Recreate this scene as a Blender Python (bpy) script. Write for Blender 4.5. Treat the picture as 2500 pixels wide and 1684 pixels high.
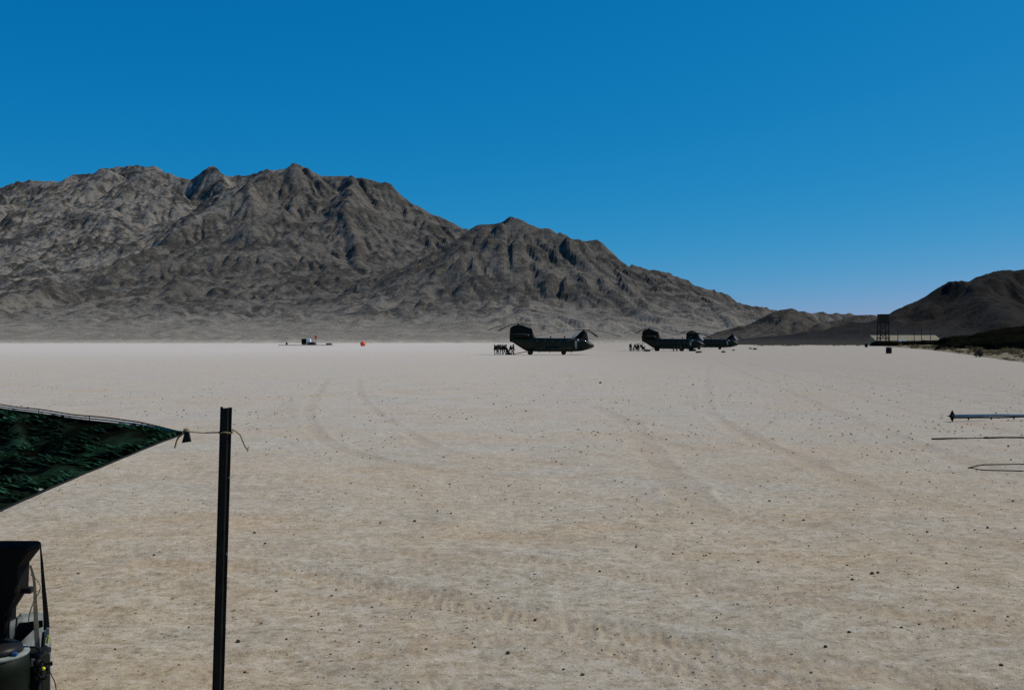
import bpy, bmesh, math, random
import numpy as np
from mathutils import Vector, Matrix
R = math.radians
scene = bpy.context.scene
for o in list(bpy.data.objects): bpy.data.objects.remove(o)
# ---------------------------------------------------------------- camera, sky, sun, exposure
SUN_EL, SUN_AZ = 50.0, 74.0            # degrees up, degrees to the right of the viewing direction (+Y)
cam_data = bpy.data.cameras.new("camera"); cam = bpy.data.objects.new("camera", cam_data)
scene.collection.objects.link(cam); scene.camera = cam
cam.location = (0, 0, 2.5); cam.rotation_euler = (R(90 - .229), 0, 0)
cam_data.sensor_width = 36; cam_data.lens = 36; cam_data.clip_start = .05; cam_data.clip_end = 30000
world = bpy.data.worlds.new("World"); scene.world = world; world.use_nodes = True
wn = world.node_tree.nodes; wl = world.node_tree.links
bg = wn["Background"]; bg.inputs["Strength"].default_value = .1
sky = wn.new("ShaderNodeTexSky"); sky.sky_type = 'NISHITA'; sky.sun_disc = False
sky.sun_elevation = R(SUN_EL); sky.sun_rotation = R(SUN_AZ); sky.altitude = 900; sky.air_density = .67; sky.dust_density = .85; sky.ozone_density = 3.0
# grade the whole sky evenly towards the print's deep cyan blue: out = gain * (0.1 * sky) ** power, per channel
SKY_CURVE = ((1.75, 3.0), (.482, .668), (.656, .42))
sep = wn.new("ShaderNodeSeparateColor"); comb = wn.new("ShaderNodeCombineColor"); wl.new(sky.outputs[0], sep.inputs[0])
for i, (gain, power) in enumerate(SKY_CURVE):
    a = wn.new("ShaderNodeMath"); a.operation = 'MULTIPLY'; a.inputs[1].default_value = .1; wl.new(sep.outputs[i], a.inputs[0])
    p = wn.new("ShaderNodeMath"); p.operation = 'POWER'; p.inputs[1].default_value = power; wl.new(a.outputs[0], p.inputs[0])
    m = wn.new("ShaderNodeMath"); m.operation = 'MULTIPLY'; m.inputs[1].default_value = gain * 10; wl.new(p.outputs[0], m.inputs[0]); wl.new(m.outputs[0], comb.inputs[i])
wl.new(comb.outputs[0], bg.inputs["Color"])
sun_data = bpy.data.lights.new("sun", 'SUN'); sun = bpy.data.objects.new("sun", sun_data); scene.collection.objects.link(sun)
sun_data.energy = 3.6; sun_data.angle = R(.53); sun_data.color = (1, .94, .84)
SUN = Vector((math.sin(R(SUN_AZ)) * math.cos(R(SUN_EL)), math.cos(R(SUN_AZ)) * math.cos(R(SUN_EL)), math.sin(R(SUN_EL))))
sun.rotation_euler = (-SUN).to_track_quat('-Z', 'Y').to_euler(); sun.location = (0, 0, 60)
vs = scene.view_settings
vs.view_transform = 'Standard'; vs.look = 'None'; vs.gamma = 1; vs.exposure = 0; vs.use_curve_mapping = False
scene.render.engine = 'CYCLES'; scene.cycles.use_denoising = False; scene.cycles.filter_width = 1.5
# ---------------------------------------------------------------- terrain maths
CAM_H = 2.5; F = 2500.0; HZ = 832.0; CX = 1250.0
def W(px, py, D):
    """photo pixel at a chosen distance -> world point"""
    return ((px - CX) / F * D, D, CAM_H - (py - HZ) / F * D)
def G(px, py):
    """photo pixel on the flat ground -> world x, y"""
    D = CAM_H * F / (py - HZ)
    return ((px - CX) / F * D, D)
def _hash(ix, iy, s):
    n = (ix.astype(np.int64) * 374761393 + iy.astype(np.int64) * 668265263 + s * 974634777) & 0x7fffffff
    n = ((n ^ (n >> 13)) * 1274126177) & 0x7fffffff
    return ((n ^ (n >> 16)) & 0xffff) / 65535.0
def gnoise(x, y, s=0):
    ix = np.floor(x); iy = np.floor(y); fx = x - ix; fy = y - iy
    u = fx * fx * fx * (fx * (fx * 6 - 15) + 10); v = fy * fy * fy * (fy * (fy * 6 - 15) + 10)
    def g(ox, oy):
        a = _hash(ix + ox, iy + oy, s) * 6.2831853
        return np.cos(a) * (fx - ox) + np.sin(a) * (fy - oy)
    a = g(0, 0); b = g(1, 0); c = g(0, 1); d = g(1, 1)
    return ((a + (b - a) * u) * (1 - v) + (c + (d - c) * u) * v) * 1.5
def fbm(x, y, o=4, s=0, gain=.5):
    r = 0; a = 1.0
    for i in range(o):
        r = r + a * gnoise(x, y, s + i); x = x * 2.03 + 5.1; y = y * 2.03 + 1.7; a *= gain
    return r
def ridged(x, y, o=4, s=0, gain=.55):
    r = 0; a = 1.0; w = 1.0
    for i in range(o):
        n = 1 - np.abs(gnoise(x, y, s + i)) * 1.6
        n = np.clip(n, 0, 1) ** 2
        r = r + a * n * w; w = np.clip(n * 1.4, 0, 1); x = x * 2.1 + 3.3; y = y * 2.1 + 9.2; a *= gain
    return r
def ridge_field(X, Y, ridges, k, off):
    H = np.full(X.shape, -1e9)
    for rd in ridges:
        kk = k
        pts = [W(*p) for p in rd]
        for a, b in zip(pts[:-1], pts[1:]):
            dx = b[0] - a[0]; dy = b[1] - a[1]; L2 = dx * dx + dy * dy + 1e-6
            t = np.clip(((X - a[0]) * dx + (Y - a[1]) * dy) / L2, 0, 1)
            d = np.hypot(X - a[0] - t * dx, Y - a[1] - t * dy)
            z = a[2] + (b[2] - a[2]) * t + off
            z = np.maximum(z, 3)
            H = np.maximum(H, z * np.exp(-np.maximum(d - 6, 0) / (kk * z)) - off)
    return H
def erode(h, rng, n, steps, rounds, cap=5.0, er=.25, dep=.3):
    ny, nx = h.shape
    for r in range(rounds):
        px = rng.random(n) * (nx - 3) + 1; py = rng.random(n) * (ny - 3) + 1
        dx = np.zeros(n); dy = np.zeros(n); v = np.ones(n); w = np.ones(n); sed = np.zeros(n); alive = np.ones(n)
        for s in range(steps):
            ix = px.astype(int); iy = py.astype(int); fx = px - ix; fy = py - iy
            f = h.ravel(); i0 = iy * nx + ix
            a = f[i0]; b = f[i0 + 1]; c = f[i0 + nx]; d = f[i0 + nx + 1]
            gx = (b - a) * (1 - fy) + (d - c) * fy; gy = (c - a) * (1 - fx) + (d - b) * fx
            h0 = a * (1 - fx) * (1 - fy) + b * fx * (1 - fy) + c * (1 - fx) * fy + d * fx * fy
            dx = dx * .15 - gx * .85; dy = dy * .15 - gy * .85
            l = np.hypot(dx, dy) + 1e-9; dx /= l; dy /= l
            qx = np.clip(px + dx, 1, nx - 2.01); qy = np.clip(py + dy, 1, ny - 2.01)
            jx = qx.astype(int); jy = qy.astype(int); ux = qx - jx; uy = qy - jy; j0 = jy * nx + jx
            h1 = f[j0] * (1 - ux) * (1 - uy) + f[j0 + 1] * ux * (1 - uy) + f[j0 + nx] * (1 - ux) * uy + f[j0 + nx + 1] * ux * uy
            dh = h1 - h0
            C = np.maximum(-dh, .01) * v * w * cap
            ex = sed - C
            dpo = np.where(dh > 0, np.minimum(sed, dh), np.where(ex > 0, ex * dep, -np.minimum(-ex * er, -dh * .4))) * alive
            sed = sed - dpo
            dl = 0
            for o, wt in ((0, (1 - fx) * (1 - fy)), (1, fx * (1 - fy)), (nx, (1 - fx) * fy), (nx + 1, fx * fy)):
                dl = dl + np.bincount(i0 + o, dpo * wt, f.size)
            f = f + np.clip(dl, -.035, .035)
            h = f.reshape(ny, nx)
            v = np.sqrt(np.clip(v * v - dh * 2, .05, 6)); w *= .975
            px, py = qx, qy
        b = h.copy(); b[1:-1, 1:-1] = h[1:-1, 1:-1] * .8 + .05 * (h[:-2, 1:-1] + h[2:, 1:-1] + h[1:-1, :-2] + h[1:-1, 2:]); h = b
    return h
V = 1.0739
def sk(l, D):      # skyline points read at the viewer's scale
    return [(x * V, y * V, D(x) if callable(D) else D) for x, y in l]
RANGE_RIDGES = [
    sk([(-500, 470), (-250, 415), (-100, 432), (0, 424), (60, 412), (95, 407), (138, 413), (170, 394), (205, 396), (235, 379), (265, 376), (300, 381), (330, 383), (360, 386), (385, 397), (420, 408), (447, 405), (480, 388), (510, 400), (560, 397), (600, 386), (640, 386)], 3500),
    sk([(-500, 560), (-200, 500), (0, 468), (60, 470), (140, 470), (235, 400)], lambda x: 3100 + x * .9),
    sk([(330, 384), (345, 470), (330, 545), (240, 600), (120, 640), (-40, 690)], lambda x: 2050 + x * 3.6),
    sk([(668, 370), (640, 392), (560, 428), (480, 472), (420, 510), (300, 585), (170, 640), (60, 672)], lambda x: 1900 + x * 1.65),
    sk([(600, 386), (690, 372), (700, 379), (740, 396), (780, 397), (800, 399), (850, 412), (890, 420), (920, 436), (960, 459), (1000, 481), (1040, 495), (1100, 530)], lambda x: 3020),
    sk([(668, 370), (690, 440), (700, 500), (640, 570), (540, 640), (430, 700)], lambda x: 2950 - (668 - x) * 3.2 if x < 665 else 2980 - (x - 668) * 6),
    sk([(790, 398), (800, 470), (806, 540), (812, 596)], lambda x: 3000 - (x - 790) * 30),
    sk([(812, 596), (880, 628), (950, 660), (1010, 690), (1065, 715)], lambda x: 2350 - (x - 812) * 1.6),
    sk([(812, 596), (740, 640), (690, 670), (640, 715), (600, 738)], lambda x: 2350 - (812 - x) * 1.9),
    sk([(1040, 530), (1068, 512), (1100, 506), (1130, 502), (1160, 494), (1200, 506), (1240, 519), (1300, 542), (1370, 571), (1430, 604), (1470, 611), (1520, 629), (1560, 647), (1600, 659), (1650, 671), (1690, 689), (1740, 702), (1800, 707), (1850, 711), (1900, 715), (2000, 722), (2150, 732), (2400, 740)], lambda x: 2050 + max(0, x - 1300) * .9),
    sk([(1068, 512), (1020, 552), (965, 596), (920, 632), (890, 655)], lambda x: 2050 - (1068 - x) * .6),
    sk([(1160, 494), (1180, 560), (1220, 600), (1250, 650), (1290, 700)], lambda x: 2040 - (x - 1160) * 3.2),
    sk([(1130, 502), (1120, 570), (1080, 620), (1100, 668)], lambda x: 2020 - abs(1130 - x) * 4),
    sk([(1300, 542), (1360, 620), (1440, 680), (1500, 715)], lambda x: 2020 - (x - 1300) * 2.2),
    sk([(1470, 611), (1540, 665), (1620, 705), (1680, 728)], lambda x: 2150 - (x - 1470) * 2.6),
    sk([(120, 640), (40, 668), (-60, 690)], lambda x: 1700 + x * 1.2),
    sk([(430, 640), (330, 690), (250, 715)], lambda x: 1500 + x * 1.0),
    sk([(640, 690), (560, 715), (500, 735)], lambda x: 1200 + x * 1.0),
    sk([(235, 379), (250, 470), (210, 540), (150, 590)], lambda x: 3440 - abs(250 - x) * 6),
    sk([(480, 388), (500, 440), (470, 470)], lambda x: 3400 - abs(480 - x) * 8),
]
def make_range(cell=5.2):
    x0, x1, y0, y1 = -2500, 2100, 930, 3950
    xs = np.arange(x0, x1, cell); ys = np.arange(y0, y1, cell)
    X, Y = np.meshgrid(xs, ys)
    wx = X + 30 * fbm(X / 260, Y / 260, 3, 11); wy = Y + 40 * fbm(X / 260, Y / 260, 3, 21)
    H = ridge_field(wx, wy, RANGE_RIDGES, 1.32, 45)
    up = np.clip((H - 6) / 160, 0, 1)
    H = H + up * (11 * (ridged(wx / 420, wy / 420, 3, 31) - .72)) + np.clip(H / 60, 0, 1) * 5 * fbm(X / 70, Y / 70, 3, 41)
    rng = np.random.default_rng(5)
    H0 = H.copy()
    H = erode(H / cell, rng, 80000, 46, 8) * cell
    H = H + (H0 - H) * .15
    # craggy outcrops of dark varnished rock
    m = fbm(X / 120 + .6 * fbm(X / 60, Y / 60, 2, 52), Y / 120, 5, 51, .6)
    lap = np.zeros_like(H); lap[2:-2, 2:-2] = H[2:-2, 2:-2] - .25 * (H[4:, 2:-2] + H[:-4, 2:-2] + H[2:-2, 4:] + H[2:-2, :-4])
    hi = np.clip((H - 15) / 70, 0, 1)
    spur = np.exp(-((X + 60) ** 2 + (Y - 1950) ** 2) / 330 ** 2) + .7 * np.exp(-((X + 420) ** 2 + (Y - 2150) ** 2) / 260 ** 2)      # the front spurs carry more varnished rock
    rock = np.clip((m + np.clip(lap, -6, 6) * .07 - .06 + .16 * spur) * 2.8, 0, 1) * hi
    crag = rock * (1.2 + 3.4 * ridged(X / 44, Y / 44, 3, 61) + 1.8 * gnoise(X / 12, Y / 12, 62))
    H = H + crag + hi * (3.0 * (ridged(X / 75, Y / 75, 3, 66) - .6) + .9 * gnoise(X / 17, Y / 17, 63) + .6 * gnoise(X / 9.3, Y / 9.3, 64))
    H = H - 30 * np.clip((1010 - Y) / 60, 0, 1)
    # the nearer massif is coloured darker than the one behind it on the left
    dk = 1 / (1 + np.exp(-(X + 660 + (3000 - Y) * .354 + 60 * fbm(X / 150, Y / 150, 3, 71)) / 35)) * np.clip((3130 - Y) / 90, 0, 1)
    return xs, ys, X, Y, H, rock, dk * np.clip((H - 25) / 70, 0, 1)
HILL_RIDGES = [
    sk([(1640, 752), (1690, 741), (1740, 721), (1775, 708), (1795, 703)], 1250),
    sk([(1795, 703), (1812, 710), (1830, 717), (1850, 728), (1885, 745)], 1250),
    sk([(1868, 742), (1900, 724), (1940, 715), (1965, 715), (1985, 720), (2030, 740)], 1180),
    sk([(1985, 722), (2040, 724), (2110, 722), (2200, 716)], 1080),
]
DARK_RIDGES = [
    sk([(1985, 745), (2015, 730), (2045, 714), (2100, 692), (2140, 669), (2180, 644), (2230, 627), (2275, 620), (2320, 611), (2420, 590), (2560, 560), (2700, 580), (2900, 640)], 900),
    sk([(2230, 627), (2260, 680), (2290, 730)], lambda x: 900 - (x - 2230) * 3),
    sk([(2100, 692), (2105, 725), (2090, 752)], lambda x: 860 - abs(x - 2100) * 5),
]
def make_hills(ridges, x0, x1, y0, y1, cell, k, seed, amp):
    xs = np.arange(x0, x1, cell); ys = np.arange(y0, y1, cell)
    X, Y = np.meshgrid(xs, ys)
    wx = X + 6 * fbm(X / 60, Y / 60, 3, seed); wy = Y + 8 * fbm(X / 60, Y / 60, 3, seed + 9)
    H = ridge_field(wx, wy, ridges, k, 3)
    up = np.clip(H / 25, 0, 1)
    H = H + up * amp * (ridged(wx / 70, wy / 70, 4, seed + 20) - .7) + up * amp * .35 * fbm(X / 18, Y / 18, 3, seed + 30)
    H0 = H.copy()
    H = erode(H / cell, np.random.default_rng(seed), 12000, 30, 5) * cell
    H = H + (H0 - H) * .3
    rock = np.clip((fbm(X / 30, Y / 30, 4, seed + 40) - .1) * 3, 0, 1) * up
    H = H + rock * (.3 + 1.2 * np.abs(gnoise(X / 6, Y / 6, seed + 50))) + up * .5 * gnoise(X / 5, Y / 5, seed + 60)
    return xs, ys, X, Y, H, rock, np.zeros_like(H)
# ---------------------------------------------------------------- materials
MATS = {}
def mat(name, c1, c2=None, scale=4.0, rough=.8, bump=0.0, bscale=None, metal=0.0, detail=6, lo=.35, hi=.65, spec=.12, c3=None, trans=0.0, stretch=None):
    m = bpy.data.materials.new(name); m.use_nodes = True; N = m.node_tree.nodes; L = m.node_tree.links
    b = N["Principled BSDF"]; b.inputs["Roughness"].default_value = rough; b.inputs["Metallic"].default_value = metal
    b.inputs["Specular IOR Level"].default_value = spec
    tc = N.new("ShaderNodeTexCoord"); src = tc.outputs["Object"]
    if stretch:
        mp = N.new("ShaderNodeMapping"); mp.inputs["Scale"].default_value = stretch; L.new(src, mp.inputs[0]); src = mp.outputs[0]
    n = N.new("ShaderNodeTexNoise"); n.inputs["Scale"].default_value = scale; n.inputs["Detail"].default_value = detail; n.inputs["Roughness"].default_value = .62
    L.new(src, n.inputs["Vector"])
    r = N.new("ShaderNodeValToRGB"); c2 = c2 or tuple(min(1, v * 1.35 + .004) for v in c1)
    r.color_ramp.elements[0].position = lo; r.color_ramp.elements[0].color = (*c1, 1)
    r.color_ramp.elements[1].position = hi; r.color_ramp.elements[1].color = (*c2, 1)
    if c3:
        e = r.color_ramp.elements.new(min(.98, hi + .12)); e.color = (*c3, 1)
    L.new(n.outputs["Fac"], r.inputs[0]); L.new(r.outputs[0], b.inputs["Base Color"])
    if bump:
        n2 = N.new("ShaderNodeTexNoise"); n2.inputs["Scale"].default_value = bscale or scale * 6; n2.inputs["Detail"].default_value = 5
        L.new(src, n2.inputs["Vector"])
        bp = N.new("ShaderNodeBump"); bp.inputs["Strength"].default_value = .6; bp.inputs["Distance"].default_value = bump
        L.new(n2.outputs["Fac"], bp.inputs["Height"]); L.new(bp.outputs[0], b.inputs["Normal"])
    if trans:
        t = N.new("ShaderNodeBsdfTranslucent"); L.new(r.outputs[0], t.inputs[0]); mx = N.new("ShaderNodeMixShader"); mx.inputs[0].default_value = trans
        L.new(b.outputs[0], mx.inputs[1]); L.new(t.outputs[0], mx.inputs[2]); L.new(mx.outputs[0], N["Material Output"].inputs[0])
    MATS[name] = m
    return m
def ground_material():
    m = bpy.data.materials.new("desert_sand"); m.use_nodes = True; N = m.node_tree.nodes; L = m.node_tree.links
    b = N["Principled BSDF"]; b.inputs["Roughness"].default_value = .95; b.inputs["Specular IOR Level"].default_value = .15
    geo = N.new("ShaderNodeNewGeometry")
    def noise(scale, det, st=(1, 1, 1), rough=.6):
        mp = N.new("ShaderNodeMapping"); mp.inputs["Scale"].default_value = st; L.new(geo.outputs["Position"], mp.inputs[0])
        n = N.new("ShaderNodeTexNoise"); n.inputs["Scale"].default_value = scale; n.inputs["Detail"].default_value = det; n.inputs["Roughness"].default_value = rough
        L.new(mp.outputs[0], n.inputs["Vector"]); return n.outputs["Fac"]
    def ramp(f, stops):
        r = N.new("ShaderNodeValToRGB"); e = r.color_ramp.elements
        e[0].position = stops[0][0]; e[0].color = (*stops[0][1], 1); e[1].position = stops[-1][0]; e[1].color = (*stops[-1][1], 1)
        for p, c in stops[1:-1]: q = e.new(p); q.color = (*c, 1)
        L.new(f, r.inputs[0]); return r.outputs[0]
    def mix(f, a, c, bl='MIX', k=1.0):
        x = N.new("ShaderNodeMix"); x.data_type = 'RGBA'; x.blend_type = bl
        if k != 1.0:
            mm = N.new("ShaderNodeMath"); mm.operation = 'MULTIPLY'; mm.inputs[1].default_value = k; L.new(f, mm.inputs[0]); f = mm.outputs[0]
        L.new(f, x.inputs[0])
        for i, s in ((6, a), (7, c)):
            if isinstance(s, tuple): x.inputs[i].default_value = (*s, 1)
            else: L.new(s, x.inputs[i])
        return x.outputs[2]
    w = (1, 1, 1); k0 = (0, 0, 0)
    grey = (.415, .372, .285); tan = (.46, .335, .195); pale = (.48, .435, .338)
    big = ramp(noise(.16, 6, (.7, 1, 1), .62), [(.36, tan), (.5, (.445, .36, .25)), (.62, grey)])
    col = mix(ramp(noise(.9, 8, (.7, 1, 1), .72), [(.42, k0), (.62, w)]), big, pale, k=.42)
    col = mix(ramp(noise(.6, 9, (.85, 1, 1), .75), [(.49, k0), (.60, w)]), col, (.36, .255, .145), k=.30)
    # grain at every scale, from clods to grit
    gr0 = noise(6.5, 12, (.9, 1, 1), .88)
    col = mix(ramp(gr0, [(.50, k0), (.60, w)]), col, (.185, .14, .08), k=.75)
    col = mix(ramp(gr0, [(.40, w), (.49, k0)]), col, (.60, .55, .46), k=.6)
    gr1 = noise(1.3, 12, (.9, 1, 1), .92)
    col = mix(ramp(gr1, [(.51, k0), (.58, w)]), col, (.23, .175, .105), k=.42)
    at = N.new("ShaderNodeAttribute"); at.attribute_name = "track"
    brk = ramp(noise(1.6, 6, (1, 1, 1), .7), [(.25, (.35, .35, .35)), (.5, w)])
    tm = N.new("ShaderNodeMath"); tm.operation = 'MULTIPLY'; L.new(at.outputs["Fac"], tm.inputs[0]); L.new(brk, tm.inputs[1])
    col = mix(tm.outputs[0], col, (.33, .23, .13), k=.46)
    for sc_, thr, colr, kk in ((26, .30, (.16, .12, .07), .8), (12, .30, (.14, .105, .06), .8), (5.5, .17, (.15, .115, .07), .6), (19, .25, (.62, .57, .50), .7)):
        vo = N.new("ShaderNodeTexVoronoi"); vo.inputs["Scale"].default_value = sc_; L.new(geo.outputs["Position"], vo.inputs["Vector"])
        sh = N.new("ShaderNodeSeparateColor"); L.new(vo.outputs["Color"], sh.inputs[0])
        rad = N.new("ShaderNodeMapRange"); rad.inputs[1].default_value = .45; rad.inputs[2].default_value = 1.0; rad.inputs[3].default_value = 0; rad.inputs[4].default_value = thr; L.new(sh.outputs[0], rad.inputs[0])
        lt = N.new("ShaderNodeMath"); lt.operation = 'LESS_THAN'; L.new(vo.outputs["Distance"], lt.inputs[0]); L.new(rad.outputs[0], lt.inputs[1])
        ms = N.new("ShaderNodeMath"); ms.operation = 'MULTIPLY'; L.new(lt.outputs[0], ms.inputs[0]); L.new(ramp(noise(.7, 5, (1, 1, 1), .7), [(.34, (.15, .15, .15)), (.6, w)]), ms.inputs[1])
        col = mix(ms.outputs[0], col, colr, k=kk)
    # towards the foot of the range the soil is paler and pinkish
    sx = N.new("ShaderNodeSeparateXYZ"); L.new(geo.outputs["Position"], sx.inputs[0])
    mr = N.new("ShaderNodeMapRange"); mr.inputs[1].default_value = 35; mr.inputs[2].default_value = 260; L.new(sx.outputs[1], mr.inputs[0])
    mr2 = N.new("ShaderNodeMapRange"); mr2.inputs[1].default_value = 40; mr2.inputs[2].default_value = -60; mr2.inputs[3].default_value = .25; L.new(sx.outputs[0], mr2.inputs[0])  # far tint leans left, some lens falloff worked into the colour
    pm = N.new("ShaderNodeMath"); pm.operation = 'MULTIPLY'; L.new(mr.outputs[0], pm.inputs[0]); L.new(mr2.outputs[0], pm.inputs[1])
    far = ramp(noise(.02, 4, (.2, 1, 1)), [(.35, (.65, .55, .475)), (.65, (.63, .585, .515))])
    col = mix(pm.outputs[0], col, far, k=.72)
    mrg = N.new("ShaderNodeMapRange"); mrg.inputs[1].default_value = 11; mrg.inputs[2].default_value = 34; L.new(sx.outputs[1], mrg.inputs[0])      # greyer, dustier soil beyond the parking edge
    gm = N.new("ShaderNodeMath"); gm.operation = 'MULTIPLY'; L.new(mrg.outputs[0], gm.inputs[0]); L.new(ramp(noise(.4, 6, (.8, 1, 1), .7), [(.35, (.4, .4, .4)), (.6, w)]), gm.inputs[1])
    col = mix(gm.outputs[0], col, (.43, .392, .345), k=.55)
    # soil darkens to the right, partly vignetting put into its colour
    mr3 = N.new("ShaderNodeMapRange"); mr3.inputs[1].default_value = -2; mr3.inputs[2].default_value = 26; L.new(sx.outputs[0], mr3.inputs[0])
    gv = N.new("ShaderNodeMath"); gv.operation = 'MULTIPLY'; L.new(mr3.outputs[0], gv.inputs[0]); L.new(ramp(noise(2.1, 7, (.6, 1, 1), .75), [(.3, (.35, .35, .35)), (.62, w)]), gv.inputs[1])
    col = mix(gv.outputs[0], col, (.24, .205, .16), k=.55)
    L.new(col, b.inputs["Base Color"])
    bm = N.new("ShaderNodeBump"); bm.inputs["Strength"].default_value = .8; bm.inputs["Distance"].default_value = .03
    L.new(noise(9, 9, (1, 1, 1), .8), bm.inputs["Height"]); L.new(bm.outputs[0], b.inputs["Normal"])
    return m
def rock_material(name, base, dark, light, sc, low, fan, dark_amt=1.0):
    m = bpy.data.materials.new(name); m.use_nodes = True; N = m.node_tree.nodes; L = m.node_tree.links
    b = N["Principled BSDF"]; b.inputs["Roughness"].default_value = .95; b.inputs["Specular IOR Level"].default_value = .1
    geo = N.new("ShaderNodeNewGeometry")
    def noise(scale, det, rough=.65, st=(1, 1, 1)):
        mp = N.new("ShaderNodeMapping"); mp.inputs["Scale"].default_value = st; L.new(geo.outputs["Position"], mp.inputs[0])
        n = N.new("ShaderNodeTexNoise"); n.inputs["Scale"].default_value = scale / sc; n.inputs["Detail"].default_value = det; n.inputs["Roughness"].default_value = rough
        L.new(mp.outputs[0], n.inputs["Vector"]); return n.outputs["Fac"]
    def ramp(f, a, c, lo, hi):
        r = N.new("ShaderNodeValToRGB"); e = r.color_ramp.elements
        e[0].position = lo; e[0].color = (*a, 1); e[1].position = hi; e[1].color = (*c, 1); L.new(f, r.inputs[0]); return r.outputs[0]
    def mix(f, a, c, k=1.0):
        x = N.new("ShaderNodeMix"); x.data_type = 'RGBA'
        mm = N.new("ShaderNodeMath"); mm.operation = 'MULTIPLY'; mm.inputs[1].default_value = k; mm.use_clamp = True; L.new(f, mm.inputs[0]); L.new(mm.outputs[0], x.inputs[0])
        for i, s in ((6, a), (7, c)):
            if isinstance(s, tuple): x.inputs[i].default_value = (*s, 1)
            else: L.new(s, x.inputs[i])
        return x.outputs[2]
    z = (0, 0, 0); o = (1, 1, 1)
    col = ramp(noise(.010, 7), base, light, .35, .68)
    col = mix(ramp(noise(.035, 9, .75), z, o, .505, .55), col, dark, .78 * dark_amt)
    col = mix(ramp(noise(.11, 6, .75), z, o, .54, .60), col, dark, .42 * dark_amt)
    col = mix(ramp(noise(.09, 5, .7, (1, .5, 1)), z, o, .55, .66), col, light, .55)
    at = N.new("ShaderNodeAttribute"); at.attribute_name = "rock"
    brk = ramp(noise(.045, 8, .75), z, o, .38, .53)
    mm = N.new("ShaderNodeMath"); mm.operation = 'MULTIPLY'; L.new(at.outputs["Fac"], mm.inputs[0]); L.new(brk, mm.inputs[1])
    col = mix(mm.outputs[0], col, dark, .92)
    tn = N.new("ShaderNodeAttribute"); tn.attribute_name = "tone"
    col = mix(tn.outputs["Fac"], col, tuple(v * .36 for v in base), .52)
    sx = N.new("ShaderNodeSeparateXYZ"); L.new(geo.outputs["Position"], sx.inputs[0])
    mr = N.new("ShaderNodeMapRange"); mr.inputs[1].default_value = low[0]; mr.inputs[2].default_value = low[1]; mr.inputs[3].default_value = 1; mr.inputs[4].default_value = 0; L.new(sx.outputs[2], mr.inputs[0])
    fancol = mix(ramp(noise(.03, 7, .7, (.5, 1, 1)), z, o, .45, .62), fan, tuple(v * .72 for v in fan), .8)
    col = mix(mr.outputs[0], col, fancol, .85)
    mr4 = N.new("ShaderNodeMapRange"); mr4.inputs[1].default_value = 0; mr4.inputs[2].default_value = 5; mr4.inputs[3].default_value = 1; mr4.inputs[4].default_value = 0; L.new(sx.outputs[2], mr4.inputs[0])
    col = mix(mr4.outputs[0], col, tuple(min(.6, v * 1.75) for v in fan), .8)
    L.new(col, b.inputs["Base Color"])
    bm = N.new("ShaderNodeBump"); bm.inputs["Strength"].default_value = 1; bm.inputs["Distance"].default_value = 4.5 * sc
    L.new(noise(.09, 9, .75), bm.inputs["Height"]); L.new(bm.outputs[0], b.inputs["Normal"])
    return m
# ---------------------------------------------------------------- object helpers
COL = scene.collection
def link(name, me, m=None, parent=None, smooth=False):
    o = bpy.data.objects.new(name, me); COL.objects.link(o)
    if m is not None and not me.materials: me.materials.append(m)
    if parent is not None: o.parent = parent
    if smooth: me.polygons.foreach_set("use_smooth", [True] * len(me.polygons))
    return o
def bobj(name, bm, m, parent=None, smooth=False):
    bmesh.ops.recalc_face_normals(bm, faces=bm.faces)
    me = bpy.data.meshes.new(name); bm.to_mesh(me); bm.free()
    return link(name, me, m, parent, smooth)
def tag(o, label, cat, group=None, kind=None):
    if label: o["label"] = label
    if cat: o["category"] = cat
    if group: o["group"] = group
    if kind: o["kind"] = kind
    return o
def empty(name, loc, rz=0):
    o = bpy.data.objects.new(name, None); COL.objects.link(o); o.location = loc; o.rotation_euler = (0, 0, rz); o.empty_display_size = .2
    return o
def copy_tree(o, parent=None):
    c = o.copy(); COL.objects.link(c); c.parent = parent
    for ch in list(o.children): copy_tree(ch, c)
    return c
def box(bm, c, s, rot=None, bevel=0):
    r = bmesh.ops.create_cube(bm, size=1); vv = r["verts"]
    M = Matrix.Translation(c) @ (rot.to_4x4() if rot else Matrix.Identity(4)) @ Matrix.Diagonal((*s, 1))
    bmesh.ops.transform(bm, matrix=M, verts=vv)
    if bevel:
        es = list({e for v in vv for e in v.link_edges}); bmesh.ops.bevel(bm, geom=es, offset=bevel, segments=2, affect='EDGES', profile=.5)
    return vv
def cyl(bm, a, b, r0, r1=None, seg=12, caps=True):
    a = Vector(a); b = Vector(b); d = b - a
    M = Matrix.Translation((a + b) / 2) @ d.to_track_quat('Z', 'Y').to_matrix().to_4x4()
    bmesh.ops.create_cone(bm, cap_ends=caps, segments=seg, radius1=r0, radius2=r0 if r1 is None else r1, depth=d.length, matrix=M)
def tube(bm, pts, r, seg=6, rend=None):
    pts = [Vector(p) for p in pts]; rings = []
    for i, p in enumerate(pts):
        t = (pts[min(i + 1, len(pts) - 1)] - pts[max(i - 1, 0)]).normalized()
        q = t.to_track_quat('Z', 'Y'); rr = r if rend is None else r + (rend - r) * i / (len(pts) - 1)
        rings.append([bm.verts.new(p + q @ Vector((rr * math.cos(2 * math.pi * k / seg), rr * math.sin(2 * math.pi * k / seg), 0))) for k in range(seg)])
    for A, B in zip(rings, rings[1:]):
        for k in range(seg): bm.faces.new((A[k], A[(k + 1) % seg], B[(k + 1) % seg], B[k]))
    bm.faces.new(rings[0][::-1]); bm.faces.new(rings[-1])
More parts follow.
